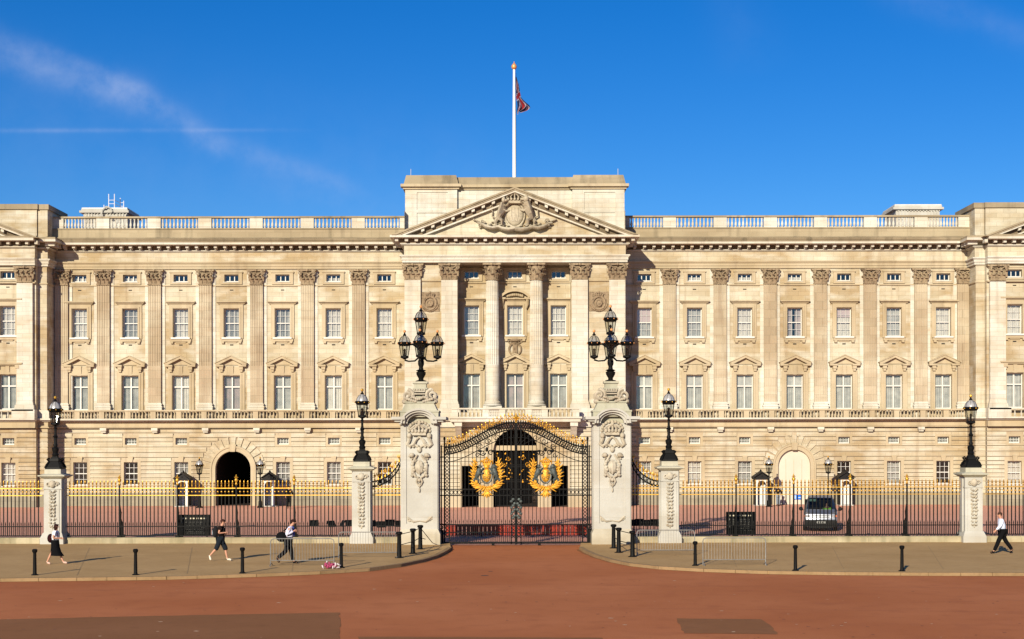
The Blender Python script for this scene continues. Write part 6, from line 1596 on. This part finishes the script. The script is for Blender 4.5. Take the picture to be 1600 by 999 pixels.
BLK = cloth('black_cloth', (.005,.005,.006)); NAVY = cloth('dark_navy_cloth', (.012,.016,.022)); LAV = cloth('lavender_white_shirt', (.62,.62,.78)); PBL = cloth('pale_blue_shirt', (.62,.68,.82)); WTE = cloth('white_blouse', (.72,.70,.74))
DGR = cloth('charcoal_cloth', (.014,.014,.016)); GRY = cloth('grey_nylon', (.22,.25,.28)); MAR = cloth('maroon_leather', (.022,.005,.007)); SHOEW = cloth('cream_trainers', (.70,.64,.52)); BROWN = cloth('black_brown_tee', (.012,.007,.006)); BLUE = cloth('blue_tie', (.05,.07,.35)); SAND = cloth('pink_sandal', (.62,.42,.34))
def gp_(px, py): x, y = ground(px, py, .116); return (x, y, .116)
person(gp_(86,880.5), 1, 1.60, 'woman in white blouse and long black skirt walking right with a dark bag',
       dict(ell=(.0,.24,1.15), wrl=(.20,.14,1.12), elr=(-.02,.24,1.14), wrr=(.20,.16,1.14), knl=(.16,.50), anl=(.32,.11), tol=(.47,.045), knr=(-.12,.50), anr=(-.32,.11), tor=(-.20,.035), lean=.03, head=.02),
       [('shirt',WTE,False),('skirt',BLK),('shoes',SAND),('bag',MAR,(-.20,.0,1.12),(.14,.15,.20))], (.03,.012,.010), True)
person(gp_(344,876), 1, 1.72, 'man in black T-shirt and knee length shorts with white trainers walking right',
       dict(ell=(-.10,.25,1.14), wrl=(.12,.22,1.12), elr=(-.02,.25,1.16), wrr=(.20,.14,1.18), knl=(.20,.50), anl=(.27,.10), tol=(.42,.04), knr=(-.14,.52), anr=(-.42,.22), tor=(-.38,.06), lean=.05, head=.05, hz=-.01),
       [('shirt',BROWN,False),('trousers',NAVY,False),('shoes',SHOEW),('bag',DGR,(-.20,0,1.20),(.13,.15,.24),GRY)], (.05,.02,.015))
person(gp_(450,880.5), 1, 1.80, 'man in pale lavender shirt and black trousers walking right with a black shoulder bag',
       dict(ell=(.02,.25,1.15), wrl=(.22,.14,1.22), elr=(.0,.25,1.14), wrr=(.22,.13,1.26), knl=(.10,.50), anl=(.18,.10), tol=(.34,.04), knr=(-.08,.48), anr=(-.40,.22), tor=(-.33,.07), lean=.09, head=.08, hz=-.03),
       [('shirt',LAV,True),('trousers',BLK,True),('shoes',BLK),('bag',BLK,(-.24,-.06,1.04),(.22,.14,.20)),('tie',BLUE)], (.03,.015,.012))
person(gp_(1566,866.5), -1, 1.80, 'man in pale blue shirt and black trousers striding left at the right edge',
       dict(ell=(.17,.25,1.16), wrl=(.34,.24,1.00), elr=(-.19,.27,1.15), wrr=(-.05,.28,.96), knl=(.20,.52), anl=(.38,.11), tol=(.52,.05), knr=(-.16,.52), anr=(-.44,.14), tor=(-.36,.03), lean=.06, head=.04, hz=-.01),
       [('shirt',PBL,True),('trousers',BLK,True),('shoes',BLK)], (.06,.03,.02))
def stand(x, Y, h, label, wear, rz, hair): 
    t = person((x,Y,.0), 1, h, label, dict(ell=(-.02,.26,1.14), wrl=(.04,.25,.92), elr=(-.02,.26,1.14), wrr=(.04,.25,.92), knl=(.02,.50), anl=(.0,.10), tol=(.14,.04), knr=(-.02,.50), anr=(-.04,.10), tor=(.10,.04), lean=.02, head=.02), wear, hair)
    t.rotation_euler = (0,0,rz); return t
stand(wx(451.5,113.4), 113.4, 1.78, 'small distant figure in dark uniform standing by the sentry box right of the dark archway', [('shirt',BLK,True),('trousers',BLK,True),('shoes',BLK),('cap',BLK)], -1.4, (.02,.015,.012))
stand(wx(1215.5,116.6), 116.6, 1.66, 'small distant figure in dark clothes standing at the left foot of the closed cream arch', [('shirt',DGR,True),('trousers',GRY,True),('shoes',BLK),('cap',BLK)], -1.8, (.02,.015,.013))
# driver of the van
dr = thing('person', (xv+.36+.32, YV+1.48, .0), 'driver in a bright green high visibility jacket behind the windscreen of the van', 'person')
HV = mat('high_visibility_green', (.30,.75,.05), .7)
a_, f_ = skin([((0,0,.85),(.13,.17)),((0,-.02,1.2),(.12,.18)),((0,-.03,1.36),.06),((0,-.05,1.48),(.09,.08)),((0,-.05,1.56),(.08,.07)),((.19,-.03,1.25),.06),((-.19,-.03,1.25),.06),((.24,-.2,1.05),.045),((-.24,-.2,1.05),.045),((.12,-.38,1.18),.03),((-.12,-.38,1.18),.03)],
               [(0,1),(1,2),(2,3),(3,4),(1,5),(1,6),(5,7),(6,8),(7,9),(8,10)], 0)
mb = MB(); mb.add(a_, f_); part('body', mb, SKINM, dr, smooth=70)
a_, f_ = skin([((0,0,.85),(.15,.19)),((0,-.02,1.2),(.14,.20)),((.19,-.03,1.25),.08),((-.19,-.03,1.25),.08),((.24,-.2,1.05),.06),((-.24,-.2,1.05),.06)], [(0,1),(1,2),(1,3),(2,4),(3,5)], 0)
mb = MB(); mb.add(a_, f_); part('jacket', mb, HV, dr, smooth=70)
mb = MB(); mb.blob((0,-.03,1.58),(.09,.10,.08)); part('hair', mb, cloth('hair_30',(.03,.02,.015)), dr, smooth=60)
